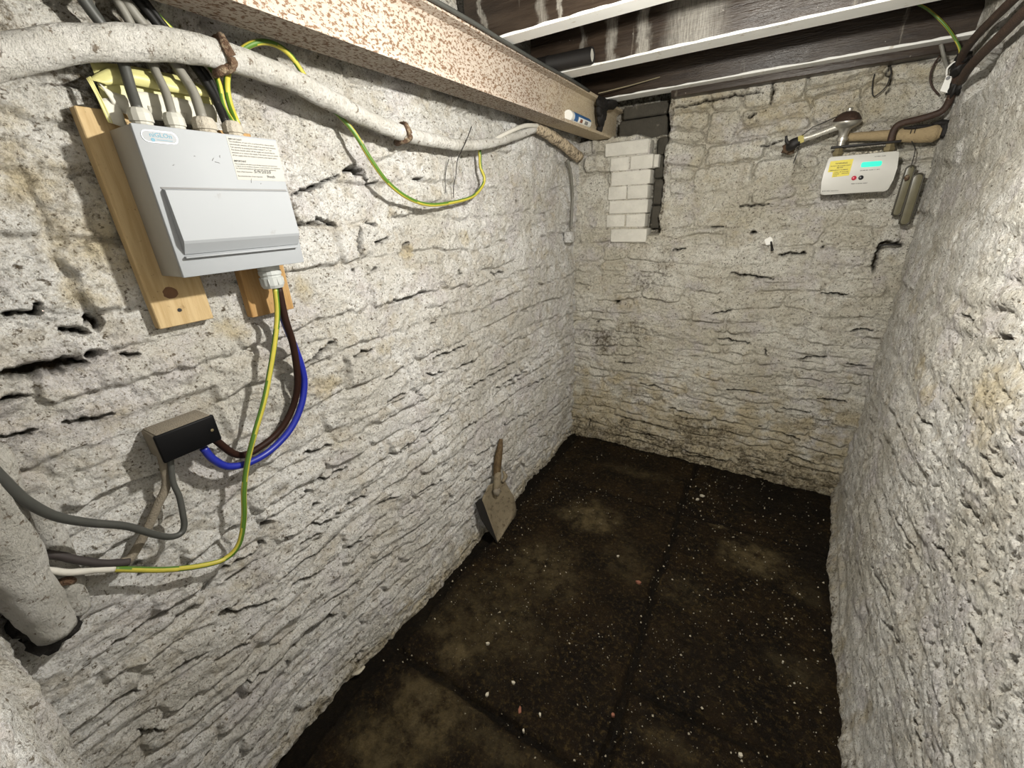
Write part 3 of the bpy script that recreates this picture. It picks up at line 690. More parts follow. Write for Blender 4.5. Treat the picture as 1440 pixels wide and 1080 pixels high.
# ------------------------------------------------------------------ joists and steel beam
JY = [(1.450, 1.520, 'dark wooden joist nearest the viewer, at the top edge of the photo'),
      (1.925, 2.020, 'middle dark wooden joist with pale lime runs and a sheen painted on its face'),
      (2.500, 2.596, 'farthest dark wooden joist, against the top of the back wall')]
JM = [joist_mat('dark_joist_with_runs', ((-0.945, .012, .8), (-0.72, .03, .5), (-0.66, .012, .7))), joist_mat('dark_joist_splash_and_sheen', ((-0.66, .03, .6), (-0.535, .035, .75), (-0.36, .13, .62), (-0.78, .02, .4))), M_JOIST]
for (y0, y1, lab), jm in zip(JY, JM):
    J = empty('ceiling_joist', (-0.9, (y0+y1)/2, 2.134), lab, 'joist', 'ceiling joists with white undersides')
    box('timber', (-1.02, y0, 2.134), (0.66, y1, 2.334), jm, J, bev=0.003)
    # painted underside with a ragged near edge
    n = 120; bm = bmesh.new()
    xs = np.linspace(-1.02, 0.62, n); rag = 0.004 + 0.0035*fbm(xs*9, xs*0+y0*7, 3, 5)
    rows = []
    for k in range(n):
        r_ = max(0.0, rag[k])
        rows.append([bm.verts.new(p) for p in ((xs[k], y1, 2.1338), (xs[k], y1, 2.129), (xs[k], y0-0.002, 2.129), (xs[k], y0-0.0025, 2.132+r_), (xs[k], y0+0.001, 2.1338+r_))])
    for k in range(n-1):
        for q in range(5): bm.faces.new((rows[k][q], rows[k+1][q], rows[k+1][(q+1) % 5], rows[k][(q+1) % 5]))
    bm.faces.new(rows[0]); bm.faces.new(rows[-1][::-1])
    p = from_bm('painted_underside', bm, M_JPAINT, J); p['label'] = 'white painted underside'

wp = box('dark_strip', (-0.555, 2.560, 2.100), (0.53, 2.64, 2.1335), M_JOIST, bev=0.003); tag(wp, 'dark strip along the top of the back wall', 'timber')  # dark strip just below the farthest joist's white underside
xf, xb, z0, z1, tf_, tw = -0.880, -0.984, 1.961, 2.127, 0.013, 0.009
xm = (xf+xb)/2
prof = [(xb, z0), (xf, z0), (xf, z0+tf_), (xm+tw+0.012, z0+tf_+0.004), (xm+tw, z0+tf_+0.016), (xm+tw, z1-tf_-0.016), (xm+tw+0.012, z1-tf_-0.004), (xf, z1-tf_), (xf, z1), (xb, z1), (xb, z1-tf_), (xm-tw, z1-tf_-0.010), (xm-tw, z0+tf_+0.010), (xb, z0+tf_)]
bm_ = prism('steel_beam', prof, (0, 0, 0), (1, 0, 0), (0, 0, 1), (0, 1, 0), -0.35, 2.84, M_BEAM, smooth=False)
tag(bm_, 'long steel beam with flaking cream paint and rust speckles along the left wall', 'beam')
beam_obj = bm_

# tar over the far end of the beam
def lump(name, parts, mat, parent=None, sub=3, amp=0.25, freq=30, seed=9):
    """Overlapping rough blobs fused by a voxel-free union: one rough mesh."""
    bm = bmesh.new()
    for (c, r) in parts:
        res = bmesh.ops.create_icosphere(bm, subdivisions=sub, radius=1.0)
        for v in res['verts']:
            q = np.array(v.co); k = 1 + amp*float(fbm(np.array([q[0]*2+c[1]*freq]), np.array([q[1]*2+q[2]*2+c[2]*freq]), 3, seed)[0])
            v.co = Vector(np.array(c) + q*np.array(r)*k)
    return from_bm(name, bm, mat, parent, smooth=True, sharp=3.1)
tar = [((-0.878, 2.44, 2.100), (0.020, 0.07, 0.030)), ((-0.880, 2.42, 2.070), (0.016, 0.03, 0.034)), ((-0.884, 2.46, 2.045), (0.020, 0.045, 0.045)), ((-0.882, 2.50, 2.108), (0.020, 0.085, 0.026)), ((-0.884, 2.47, 2.085), (0.022, 0.05, 0.035)), ((-0.886, 2.49, 2.058), (0.018, 0.032, 0.03)), ((-0.892, 2.478, 2.02), (0.014, 0.014, 0.045)), ((-0.900, 2.474, 1.990), (0.012, 0.010, 0.022)),
       ((-0.866, 2.55, 2.112), (0.03, 0.06, 0.022))]
tag(lump('tar_drip', tar, M_TAR), 'black tar lump dripping down the far end of the speckled beam', 'tar')
tube_o = empty('sealant_tube', (-0.912, 2.08, 1.975), 'small white and blue tube lying on the lower flange of the beam', 'tube')
ta, tb = np.array([-0.908, 2.075, 2.000]), np.array([-0.908, 2.34, 1.998])
ax = tb-ta
lathe('tube_body', [(0.0215, 0.0), (0.023, 0.004), (0.023, 0.245), (0.017, 0.25), (0.016, 0.262)], ta, ax, M_WHITEP, tube_o)
lathe('end_cap', [(0.006, -0.004), (0.0235, -0.004), (0.0245, 0.0), (0.0245, 0.02), (0.0235, 0.022)], ta, ax, M_WHITEP, tube_o)
me_ang = []
def band(name, a0, a1, h0, h1, r, mat, parent):
    a = ax/np.linalg.norm(ax); e1 = np.array([0, 0, 1.0]); e2 = np.array([1.0, 0, 0]); V = []; F = []; n = 10
    for h in (h0, h1):
        for i in range(n+1):
            t = math.radians(a0+(a1-a0)*i/n)
            for rr_ in (r, r+0.0006): V.append((ta+a*h+rr_*(math.cos(t)*e1+math.sin(t)*e2)).tolist())
    m = 2*(n+1)
    for i in range(n):
        F.append((2*i+1, 2*i+3, m+2*i+3, m+2*i+1)); F.append((2*i, m+2*i, m+2*i+2, 2*i+2))
    F += [(0, 1, m+1, m), (2*n, m+2*n, m+2*n+1, 2*n+1)]
    for k in (0, m): F += [(k+2*i, k+2*i+1, k+2*i+3, k+2*i+2) for i in range(n)]
    me = bpy.data.meshes.new(name); me.from_pydata(V, [], F); me.update(); return link(name, me, mat, parent)
band('blue_stripe', 10, 80, 0.03, 0.24, 0.0233, M_TUBEBLUE, tube_o)
band('blue_patch', 80, 135, 0.03, 0.075, 0.0233, M_TUBEBLUE, tube_o)
band('print_patch', 95, 130, 0.10, 0.13, 0.0233, M_CHIPR, tube_o)
band('print_patch', 95, 130, 0.16, 0.20, 0.0233, M_GREYINK, tube_o)

# cable lying along the top edge of the beam, string, black waste pipe between the joists
tag(tube('beam_cable', [(-0.872, 0.95, 2.122), (-0.870, 1.25, 2.124), (-0.872, 1.47, 2.122), (-0.875, 1.75, 2.122), (-0.872, 2.0, 2.124), (-0.874, 2.25, 2.122)], 0.006, M_DGREY), 'thin dark cable lying along the upper edge of the speckled beam', 'cable')
bp = empty('waste_pipe', (-0.9, 1.87, 2.14), 'black plastic pipe stub lying between the joists above the beam', 'pipe')
lathe('pipe_body', [(0.027, 0.0), (0.028, 0.002), (0.028, 0.10), (0.030, 0.104), (0.030, 0.112), (0.028, 0.116), (0.028, 0.30), (0.022, 0.30), (0.022, 0.26)], (-1.02, 1.88, 2.158), (1, 0, -0.02), M_BLACKIRON, bp)
lathe('end_plug', [(0.0225, 0.286), (0.0225, 0.296)], (-1.02, 1.88, 2.158), (1, 0, -0.02), M_METERSIDE, bp)
tag(tube('string', [(-0.868, 2.36, 2.13), (-0.72, 2.43, 2.155), (-0.60, 2.49, 2.18)], 0.0025, M_STRING, n=8), 'thin string stretched from beam end up to the farthest joist', 'string')

# ------------------------------------------------------------------ brick pier under the beam end
pier = empty('brick_pier', (-0.76, YB-0.02, 1.40), 'whitewashed brick pier under the far end of the beam', 'pier')
def brick(x0, x1, z0_, z1_, yf, yb, parent=pier, mat=M_BRICK, name='brick', seed=0):
    bm = bmesh.new(); bm_box(bm, (x0, yf, z0_), (x1, yb, z1_), 0.006, 2)
    r = random.Random(seed)
    for v in bm.verts: v.co += Vector((r.uniform(-.0012, .0012), r.uniform(-.0025, .0015), r.uniform(-.0012, .0012)))
    return from_bm(name, bm, mat, parent, smooth=True, sharp=0.5)
zt = 1.940; rh = 0.0765
for k in range(6):
    a, b = zt-(k+1)*rh+0.0025, zt-k*rh-0.0025
    dx = 0.004*((k*37) % 5 - 2); yf = YB-0.016+0.003*((k*13) % 3)
    xr_ = -0.642 + dx*0.6 + 0.012*(k == 1)
    if k == 0: brick(-0.905, xr_-0.012, a, b, yf, YB+0.09, seed=k)
    elif k % 2 == 0: brick(-0.872+dx, xr_, a, b, yf, YB+0.09, seed=k)
    else:
        brick(-0.872+dx, -0.764+dx*0.5, a, b, yf, YB+0.09, seed=k+20); brick(-0.758+dx*0.5, xr_, a, b, yf, YB+0.09, seed=k+40)
brick(-0.640, -0.606, zt-2*rh+0.006, zt-rh-0.004, YB+0.02, YB+0.10, seed=77)
s_ = brick(-0.845, -0.630, 1.398, 1.474, YB-0.020, YB+0.09, seed=78, name='pad_stone'); s_['label'] = 'pale pad stone below the bricks'
box('mortar_core', (-0.868, YB-0.0075, 1.41), (-0.652, YB+0.08, 1.935), M_WB, pier, bev=0.004)
# bare stones in the pocket behind the beam end
pk = wall_back
for i, (x0, x1, a, b, y0) in enumerate(((-0.875, -0.60, 1.945, 2.06, 2.745), (-0.86, -0.585, 2.065, 2.13, 2.76), (-0.635, -0.572, 1.86, 1.945, 2.69), (-0.638, -0.575, 1.74, 1.855, 2.685), (-0.636, -0.573, 1.60, 1.735, 2.69), (-0.634, -0.575, 1.47, 1.595, 2.68))):
    bm = bmesh.new(); bm_box(bm, (x0, y0, a), (x1, y0+0.12, b), 0.012, 2); r = random.Random(i)
    for v in bm.verts: v.co += Vector([r.uniform(-.003, .003) for _ in range(3)])
    from_bm('stone', bm, M_DARKSTONE, pk, smooth=True, sharp=1.2)

# ------------------------------------------------------------------ consumer unit on its boards
CUy0, CUy1, CUz0, CUz1 = 0.365, 0.617, 1.509, 1.762
b1 = empty('mounting_board', (-1.06, 0.38, 1.405), 'wide pale pine board behind the left of the fuse box', 'board', 'pine boards behind the fuse box')
bm = bmesh.new(); bm_box(bm, (-1.071, 0.330, 1.406), (-1.046, 0.432, 1.795), 0.0015, 1)
from_bm('plank', bm, M_PINE, b1)
def disc(name, c, ry, rz, mat, parent, th=0.0006):
    return lathe(name, [(1.0, 0), (1.0, th)], (0, 0, 0), (1, 0, 0), mat, parent) if False else prism(name, [(c[1]+ry*math.cos(t*math.pi/8)*(1+.08*math.sin(3*t)), c[2]+rz*math.sin(t*math.pi/8)*(1+.06*math.cos(5*t))) for t in range(16)], (c[0], 0, 0), (0, 1, 0), (0, 0, 1), (1, 0, 0), 0, th, mat, parent)
kp = LW(235, 398, 0.029); disc('knot', (-1.0461, 0.369, 1.474), 0.013, 0.012, M_KNOT, b1)
disc('nail_hole', (-1.0461, 0.374, 1.437), 0.004, 0.004, M_BLACKP, b1)
b2 = empty('mounting_board', (-1.06, 0.57, 1.387), 'narrow orange pine board behind the right of the fuse box', 'board', 'pine boards behind the fuse box')
bm = bmesh.new(); bm_box(bm, (-1.071, 0.514, 1.388), (-1.046, 0.622, 1.785), 0.0015, 1)
from_bm('plank', bm, M_PINE2, b2)

CU = empty('consumer_unit', (-1.0, 0.49, CUz0), 'white metal fuse box with a hinged flap and printed notice on left wall', 'fuse box')
box('case', (-1.045, CUy0, CUz0), (-0.956, CUy1, CUz1), M_CUSIDE, CU, bev=0.0015, seg=1)
fc = box('front_cover', (-0.9575, CUy0-0.0005, CUz0-0.0005), (-0.9495, CUy1+0.0005, CUz1+0.0005), M_CU, CU, bev=0.0012, seg=2)
# flap: profile in (x, z)
fp = [(-0.9495, 1.663), (-0.9395, 1.660), (-0.9330, 1.574), (-0.9350, 1.569), (-0.9470, 1.550), (-0.9495, 1.550)]
fl = prism('flap', fp, (0, 0, 0), (1, 0, 0), (0, 0, 1), (0, 1, 0), 0.378, 0.611, M_CU, CU, smooth=False)
box('flap_lip', (-0.9500, 0.376, 1.5425), (-0.9405, 0.605, 1.5465), M_CU, CU, bev=0.0008, seg=1)
box('flap_gap', (-0.9497, 0.376, 1.6625), (-0.9485, 0.613, 1.6655), M_GREYINK, CU, bev=0.0003, seg=1)
lb = box('notice_label', (-0.9497, 0.514, 1.682), (-0.9491, 0.6165, 1.7585), M_LABEL, CU, bev=0)
X0 = -0.9489; E1, E2 = (0, 1, 0), (0, 0, 1)
T1 = ["The installation, or part of it, is protected by a device which",
      "automatically switches off the supply if an earth fault develops.",
      "Test quarterly by pressing the button marked 'T' or 'Test'.",
      "The device should switch off the supply and should then be",
      "switched on to restore the supply. If the device does not switch",
      "off the supply when the button is pressed, seek expert advice."]
T2 = ["This installation should be periodically inspected and tested and",
      "a report on its condition obtained, as prescribed in the regulations",
      "for electrical installations (formerly the wiring regulations)."]
def ln(s, z, size, w=None, mat=M_GREYINK, y=0.5165, bold=0.0): return text('lettering', s, size, (X0, y, z), E1, E2, mat, lb, 0.00008, bold, width=w)
ln('IMPORTANT', 1.7530, 0.0042, 0.026, M_INK, bold=0.00006)
for i, s in enumerate(T1): ln(s, 1.7488-i*0.0048, 0.0040, (0.092, 0.095, 0.085, 0.09, 0.096, 0.093)[i], M_INK)
ln('IMPORTANT', 1.7145, 0.0046, 0.024, M_INK, bold=0.00012)
for i, s in enumerate(T2): ln(s, 1.7098-i*0.0040, 0.0033, (0.088, 0.094, 0.084)[i], M_INK)
ln('Date of last inspection', 1.6958, 0.0036, 0.031, M_INK)
ln('Recommended date of next inspection', 1.6878, 0.0036, 0.050, M_INK)
text('handwriting', '5/9/2020', 0.0078, (X0, 0.551, 1.6958), E1, (0, 0.12, 1), M_INK, lb, 0.00008, 0.00012, width=0.036)
text('handwriting', '9mth', 0.0072, (X0, 0.576, 1.6875), E1, (0, 0.12, 1), M_INK, lb, 0.00008, 0.00012, width=0.018)
bdg = prism('badge', rrect(0.3735, 0.4275, 1.7355, 1.7545, 0.0092), (-0.9497, 0, 0), (0, 1, 0), (0, 0, 1), (1, 0, 0), 0, 0.0012, M_BADGE, CU)
bdi = prism('badge_face', rrect(0.3752, 0.4258, 1.7370, 1.7530, 0.0078), (-0.9487, 0, 0), (0, 1, 0), (0, 0, 1), (1, 0, 0), 0, 0.0005, M_CU, bdg)
text('lettering', 'niGLOn', 0.0098, (-0.9480, 0.3850, 1.7443), E1, E2, M_TEAL, bdg, 0.0001, 0.0001, width=0.033)
prism('emblem', [(0.3885+0.0030*math.cos(t*math.pi/8), 1.7398+0.0028*math.sin(t*math.pi/8)) for t in range(16)], (-0.9482, 0, 0), (0, 1, 0), (0, 0, 1), (1, 0, 0), 0, 0.0003, M_TEAL, bdg)
box('underline', (-0.9482, 0.394, 1.7398), (-0.9479, 0.418, 1.7406), M_TEAL, bdg, bev=0)
# scuffs on the cover
for (y_, z_, a_, l_) in ((0.478, 1.716, 0.9, 0.006), (0.484, 1.711, -0.2, 0.008), (0.492, 1.722, 1.3, 0.004), (0.541, 1.681, 1.3, 0.008), (0.408, 1.702, 0.4, 0.003), (0.447, 1.719, 0.2, 0.002), (0.560, 1.676, 0.4, 0.002)):
    dy, dz = l_*math.cos(a_)/2, l_*math.sin(a_)/2
    tube('scuff', [(-0.9490, y_-dy, z_-dz), (-0.9490, y_, z_+0.0004), (-0.9490, y_+dy, z_+dz)], 0.0005, M_GREYINK, CU, n=3, seg=6)
def gland(y, z, s, r, mat, x=-0.995, hexr=None, name='cable_gland'):
    """hex base, dome nut: s = +1 upwards, -1 downwards"""
    g = lathe(name, [(r*1.02, 0), (r*1.02, 0.006), (r*0.86, 0.007), (r*0.86, 0.010), (r, 0.011), (r*0.98, 0.024), (r*0.80, 0.031), (r*0.50, 0.033)], (x, y, z), (0, 0, s), mat, CU, seg=12, smooth=False)
    return g
gl = [(0.400, M_GLAND, 0.0180), (0.452, M_GLAND, 0.0170), (0.503, M_GLANDD, 0.0210), (0.556, M_GLANDD, 0.0190)]
for y, m_, r_ in gl: gland(y, CUz1, 1, r_, m_)
lathe('bottom_gland', [(0.0235, 0), (0.0235, 0.011), (0.0215, 0.0115), (0.0215, 0.013), (0.0240, 0.0135), (0.0245, 0.022), (0.0225, 0.024), (0.0225, 0.028), (0.0255, 0.029), (0.0250, 0.046), (0.0215, 0.053), (0.013, 0.054)], (-0.998, 0.556, CUz0), (0, 0, -1), M_GLANDG, CU, seg=16, smooth=False)['label'] = 'grey nylon gland under the box'
for k in range(8):
    t = math.pi/4*k; tube('gland_rib', [(-0.998+0.0252*math.cos(t), 0.556+0.0252*math.sin(t), CUz0-0.031), (-0.998+0.0250*math.cos(t), 0.556+0.0250*math.sin(t), CUz0-0.045)], 0.0013, M_GLANDG, CU, n=2, seg=5)

# documents tucked behind the cables
dw = empty('document_wallet', LW(200, 150, 0.04), 'yellow plastic wallet of papers tucked behind cables above the fuse box', 'wallet')
pxl = lambda L_, s: [LW(x, y, s) for x, y in L_]
sheet('wallet_back', pxl([(124, 82), (150, 88), (200, 96), (255, 108), (298, 127)], 0.022), pxl([(150, 165), (185, 165), (220, 165), (265, 168), (305, 172)], 0.026), M_YPAPER, dw)
sheet('wallet_front', pxl([(122, 112), (140, 101), (165, 94), (215, 103), (262, 116), (300, 132)], 0.036), pxl([(150, 120), (170, 118), (190, 120), (222, 126), (262, 133), (302, 138)], 0.038), M_YPAPER, dw, wav=0.004, seed=5)
sheet('wallet_spine', pxl([(121, 110), (127, 107)], 0.040), pxl([(152, 172), (159, 174)], 0.046), M_YPAPER, dw, n=8, wav=0.002)
sheet('paper', pxl([(139, 139), (152, 138), (164, 141)], 0.040), pxl([(155, 173), (165, 176), (180, 182)], 0.046), M_PAPER, dw, n=8, wav=0.002, seed=6)
sheet('paper', pxl([(136, 114), (155, 128), (176, 134)], 0.036), pxl([(158, 150), (172, 158), (190, 166)], 0.041), M_PAPER, dw, n=8, wav=0.004, seed=7)
sheet('paper', pxl([(185, 127), (225, 133), (265, 141), (302, 148)], 0.034), pxl([(190, 166), (228, 170), (265, 175), (302, 178)], 0.040), M_PAPER, dw, wav=0.003, seed=8)
sheet('paper', pxl([(206, 147), (235, 152), (262, 158)], 0.040), pxl([(212, 168), (238, 172), (262, 175)], 0.044), M_PAPER, dw, n=8, wav=0.002, seed=9)

# ------------------------------------------------------------------ cables of the fuse box
G1, G2, G3, G4 = [np.array([-0.995, y, CUz1+0.028]) for y in (0.400, 0.452, 0.503, 0.556)]
def cab(name, pts, r, mat, label, **kw): return tag(tube(name, pts, r, mat, **kw), label, 'cable')
cab('grey_cable', [G1, LW(184, 125, .062), LW(172, 85, .052), LW(155, 50, .045), LW(133, 22, .045), LW(110, -10, .045)], .0085, M_DGREY, 'grey cable rising from the leftmost gland on top of the fuse box')
cab('grey_cable', [LW(160, 62, .035), LW(143, 32, .035), LW(128, 10, .035), LW(116, -10, .035)], .007, M_DGREY, 'short dark cable above the white pipe, close beside the leftmost rising cable')
cab('grey_cable', [G2, LW(233, 130, .062), LW(220, 103, .052), LW(207, 75, .042), LW(190, 45, .040), LW(175, 18, .040), LW(158, -10, .04)], .0075, M_GREYC, 'grey cable rising from the second gland, curving left past the yellow wallet')
cab('grey_cable', [G3, LW(272, 130, .062), LW(253, 100, .052), LW(232, 70, .042), LW(208, 42, .040), LW(188, 18, .040), LW(168, -10, .04)], .009, M_GREYC, 'grey cable rising from the third gland in front of the bare stone')
cab('black_cable', [G4+np.array([0, -.010, 0]), LW(302, 138, .060), LW(282, 105, .050), LW(258, 74, .042), LW(232, 48, .040), LW(208, 18, .040), LW(184, -10, .04)], .0075, M_BLACKC, 'thick black cable bending left from the rightmost gland')
cab('black_cable', [G4+np.array([.004, -.006, 0]), LW(309, 142, .064), LW(294, 110, .056), LW(270, 80, .046), LW(240, 46, .044), LW(215, 15, .044), LW(196, -10, .044)], .0055, M_BLACKC, 'thin black cable running beside the thick black one at the rightmost gland')
GY = [M_YELLOW, M_GREEN]
cab('earth_cable', [G4+np.array([.008, .0, 0]), LW(315, 150, .070), LW(307, 115, .062), LW(292, 90, .050), LW(272, 72, .045), LW(240, 40, .042), LW(218, 18, .042), LW(196, -10, .042)], .0050, GY, 'green and yellow earth cable bending left behind the white pipe to the ceiling', seg=12, stripes=(.5, .12))
cab('earth_cable', [G4+np.array([.008, .008, 0]), LW(323, 145, .068), LW(319, 120, .062), LW(322, 100, .054), LW(332, 80, .045), LW(346, 66, .044), LW(366, 59, .046), LW(388, 63, .046), LW(408, 78, .042), LW(428, 106, .036), LW(450, 135, .034), LW(472, 157, .045), LW(497, 185, .060), LW(520, 222, .065), LW(545, 256, .065), LW(575, 279, .062),
     LW(605, 288, .055), LW(640, 284, .050), LW(665, 276, .045), LW(678, 262, .040), LW(681, 250, .040), LW(676, 236, .035), LW(675, 222, .030), LW(677, 208, .03), LW(700, 200, .035)], .0062, GY, 'green and yellow earth cable arching over the white pipe then sagging in a loop', stripes=(.5, .12), seg=12)
BG = np.array([-0.998, 0.556, CUz0-0.052])
cab('blue_cable', [BG+np.array([0, .006, 0]), LW(398, 446, .070), LW(412, 482, .062), LW(424, 515, .055), LW(428, 540, .050), LW(423, 572, .048), LW(408, 604, .048), LW(382, 632, .050), LW(352, 650, .055), LW(322, 656, .058), LW(300, 646, .058), LW(286, 630, .055)], .0085, M_BLUE, 'blue cable looping from the fuse box down to the black junction box', seg=12)
cab('brown_cable', [BG+np.array([.006, .008, 0]), LW(401, 448, .078), LW(411, 480, .070), LW(417, 515, .060), LW(418, 545, .048), LW(412, 572, .036), LW(396, 602, .030), LW(370, 626, .032), LW(335, 640, .040), (-1.030, 0.338, 1.160)], .0085, M_BROWN, 'dark brown cable running inside the loop of the blue one', seg=12)
cab('earth_cable', [BG+np.array([.010, -.002, 0]), LW(390, 440, .082), LW(387, 475, .082), LW(380, 520, .080), LW(371, 565, .080), LW(358, 610, .080), LW(348, 650, .078), LW(343, 690, .075), LW(343, 728, .070), LW(336, 765, .062), LW(316, 786, .056), LW(280, 796, .052), LW(235, 801, .050), LW(195, 801, .050), LW(160, 800, .050)], .0062, GY,
    'green and yellow earth cable hanging from the fuse box down to the lower left', stripes=(.5, .1), seg=12)
cab('painted_cable', [LW(161, 800, .050), LW(130, 802, .050), LW(100, 805, .048), LW(75, 803, .044), LW(50, 800, .040)], .0064, M_PAINTC, 'whitewashed cable end at lower left continuing from the hanging earth cable', rough=.06)

# ------------------------------------------------------------------ black junction box and its cables
jb = empty('junction_box', (-1.04, 0.295, 1.15), 'black junction box with a dusty top on the left wall', 'junction box')
box('box_body', (-1.068, 0.240, 1.150), (-1.006, 0.348, 1.2105), M_DUST, jb, bev=0.004)
box('lid', (-1.006, 0.238, 1.1485), (-0.997, 0.350, 1.2120), M_BLACKBOX, jb, bev=0.0035)['label'] = 'black lid'
lathe('screw', [(0.0032, 0), (0.0032, 0.0008), (0.002, 0.0012)], (-0.997, 0.337, 1.179), (1, 0, 0), M_BRASS, jb, seg=10)
box('dust_layer', (-1.066, 0.244, 1.2100), (-1.000, 0.344, 1.2122), M_DUST, jb, bev=0.001)
cab('grey_cable', [(-1.03, .262, 1.156), LW(243, 676, .050), LW(252, 698, .055), LW(257, 722, .060), LW(259, 740, .062), LW(253, 751, .064), LW(238, 755, .068), LW(215, 751, .075), LW(178, 740, .085), LW(125, 735, .100), LW(78, 726, .115), LW(40, 707, .130), LW(15, 687, .140), LW(-15, 655, .150)],
    [.0058, .0058, .006, .006, .0062, .0064, .0066, .007, .0072, .0075, .0078, .008, .0085, .0085], M_DGREY, 'thick grey cable sweeping left from under the black junction box', seg=12)
cab('dusty_cable', [(-1.04, .250, 1.156), LW(234, 680, .034), LW(222, 710, .032), LW(208, 742, .032), LW(193, 770, .034), LW(182, 786, .038), LW(170, 791, .042)], .0085, M_DUST, 'dust-coated cable dropping from the black junction box behind the grey one')
cab('purple_cable', [LW(181, 790, .044), LW(165, 792, .046), LW(140, 792, .048), LW(112, 788, .048), LW(85, 782, .046), LW(58, 779, .044), LW(30, 778, .042)], .0078, M_PURPLE, 'dark purple-grey cable running left above the whitewashed cable end', rough=.05)

# ------------------------------------------------------------------ whitewashed pipe along the left wall
pp = empty('wall_pipe', LW(310, 75, .08), 'long whitewashed wrapped pipe sagging along the top of the left wall', 'pipe')
pts = [LW(-60, 102, .095), LW(-20, 88, .093), LW(30, 74, .092), LW(85, 64, .092), LW(140, 61, .092), LW(200, 61, .092), LW(255, 65, .092), LW(310, 77, .090), LW(360, 94, .088), LW(415, 115, .085), LW(470, 144, .080), LW(520, 169, .076), LW(566, 187, .072), LW(610, 198, .066), LW(650, 204, .062), LW(690, 201, .060), LW(725, 191, .064), LW(752, 181, .068)]
tube('pipe_run', pts, [.024, .024, .024, .0245, .0255, .026, .0255, .025, .0245, .024, .023, .022, .0215, .020, .0185, .018, .0165, .016], M_LAG, pp, n=10, seg=28, rough=.085, seed=3)
tube('bare_end', [LW(690, 199, .060), LW(715, 186, .075), LW(738, 177, .082), LW(757, 177, .080)], [.008, .0085, .009, .009], M_PAINTC, pp, n=6, seg=12, rough=.05)
def clip(c, t, r, name='pipe_clip'):
    c = np.array(c); t = np.array(t)/np.linalg.norm(t); a = np.cross(t, [0, 0, 1.0]); a /= np.linalg.norm(a); b = np.cross(t, a)
    ring = [c + (r*1.10)*(math.cos(q)*a+math.sin(q)*b) + t*.004*math.sin(3*q) for q in np.linspace(0.2, 2*math.pi+0.2, 13)]
    return tube(name, ring, [.008, .007, .009, .0065, .008, .007, .008], M_RUST, pp, n=5, seg=10, rough=.45, seed=4)
clip(LW(311, 78, .090), LW(340, 87, .089)-LW(290, 71, .091), .0255)
tube('clip_tail', [LW(316, 90, .090), LW(313, 97, .100), LW(303, 101, .085), LW(306, 92, .06), LW(308, 85, .01)], .0062, M_RUST, pp, rough=.25, n=5, flat=1.8)
clip(LW(567, 187, .072), LW(590, 193, .070)-LW(545, 179, .074), .0215)
tube('clip_tail', [LW(569, 194, .070), LW(563, 200, .060), LW(558, 202, .02), LW(556, 200, .0)], .007, M_RUST, pp, rough=.3, n=5)
rp = tube('rusty_pipe', [LW(752, 179, .072), on(768, 187, 0, -1.02), on(792, 203, 0, -1.03), on(814, 221, 0, -1.04)], [.020, .025, .027, .029], M_RUSTPIPE, n=8, seg=20, rough=.14, seed=8)
tag(rp, 'rusty flaking pipe stub under the far end of the beam', 'pipe')
cc = empty('corner_conduit', LW(803, 333, .02), 'small whitewashed block with a cable in the far left corner', 'conduit')
q = LW(803, 333, .02); box('block', (XL-.01, q[1]-.045, q[2]-.032), (XL+.04, q[1]+.03, q[2]+.030), M_WL, cc, bev=.008)
tube('conduit_cable', [on(798, 225, 0, -1.045), LW(803, 245, .03), LW(805, 275, .022), LW(804, 300, .022), LW(803, 322, .024)], .008, M_GREYC, cc, rough=.1)
tag(tube('rootlet', [LW(663, 178, .075), LW(656, 197, .082), LW(649, 212, .080), LW(643, 226, .045), LW(641, 247, .03), LW(638, 261, .028), LW(638, 278, .028)], .0016, M_BLACKIRON, rough=.2), 'thin dark root dangling over the pipe above the cable loop', 'root')
tag(tube('rootlet', [LW(631, 224, .028), LW(627, 240, .024), LW(626, 254, .024), LW(627, 271, .024)], .0014, M_BLACKIRON, rough=.2), 'shorter thin dark root left of the dangling one, on the left wall', 'root')

# stout lagged pipes at the lower left
lp = empty('lagged_pipe', LW(75, 885, .02), 'stout whitewashed pipe with a ragged end leaning at the lower left corner', 'pipe')
tube('pipe_body', [on(-45, 640, 0, -0.955), on(-25, 690, 0, -0.965), on(0, 755, 0, -0.985), on(25, 805, 0, -1.0), on(50, 848, 0, -1.02), on(78, 884, 0, -1.04)], [.039, .039, .038, .037, .034, .030], M_LAG, lp, n=8, seg=28, rough=.10, seed=13)
lump('ragged_end', [(on(80, 888, 0, -1.045), (.028, .028, .026)), (on(68, 893, 0, -1.05), (.03, .026, .02)), (on(50, 880, 0, -1.052), (.024, .024, .03)), (on(30, 862, 0, -1.05), (.02, .02, .03))], M_TAR, lp, amp=.5, seed=21)
l2 = tube('thin_lagged_pipe', [LW(40, 700, .03), LW(62, 740, .022), LW(85, 785, .016), LW(98, 825, .014), LW(110, 860, .010)], [.020, .021, .021, .022, .018], M_LAG, n=8, seg=20, rough=.12, seed=15)
tag(l2, 'thinner whitewashed pipe half sunk in the wall beside the stout one', 'pipe')
l3 = tube('pipe_collar', [LW(76, 826, .02), LW(86, 820, .036), LW(98, 816, .036), LW(107, 818, .018)], .008, M_RUST, n=5, seg=10, rough=.2); tag(l3, 'curved rusty pipe collar at the lower left under the painted cable', 'pipe clip')

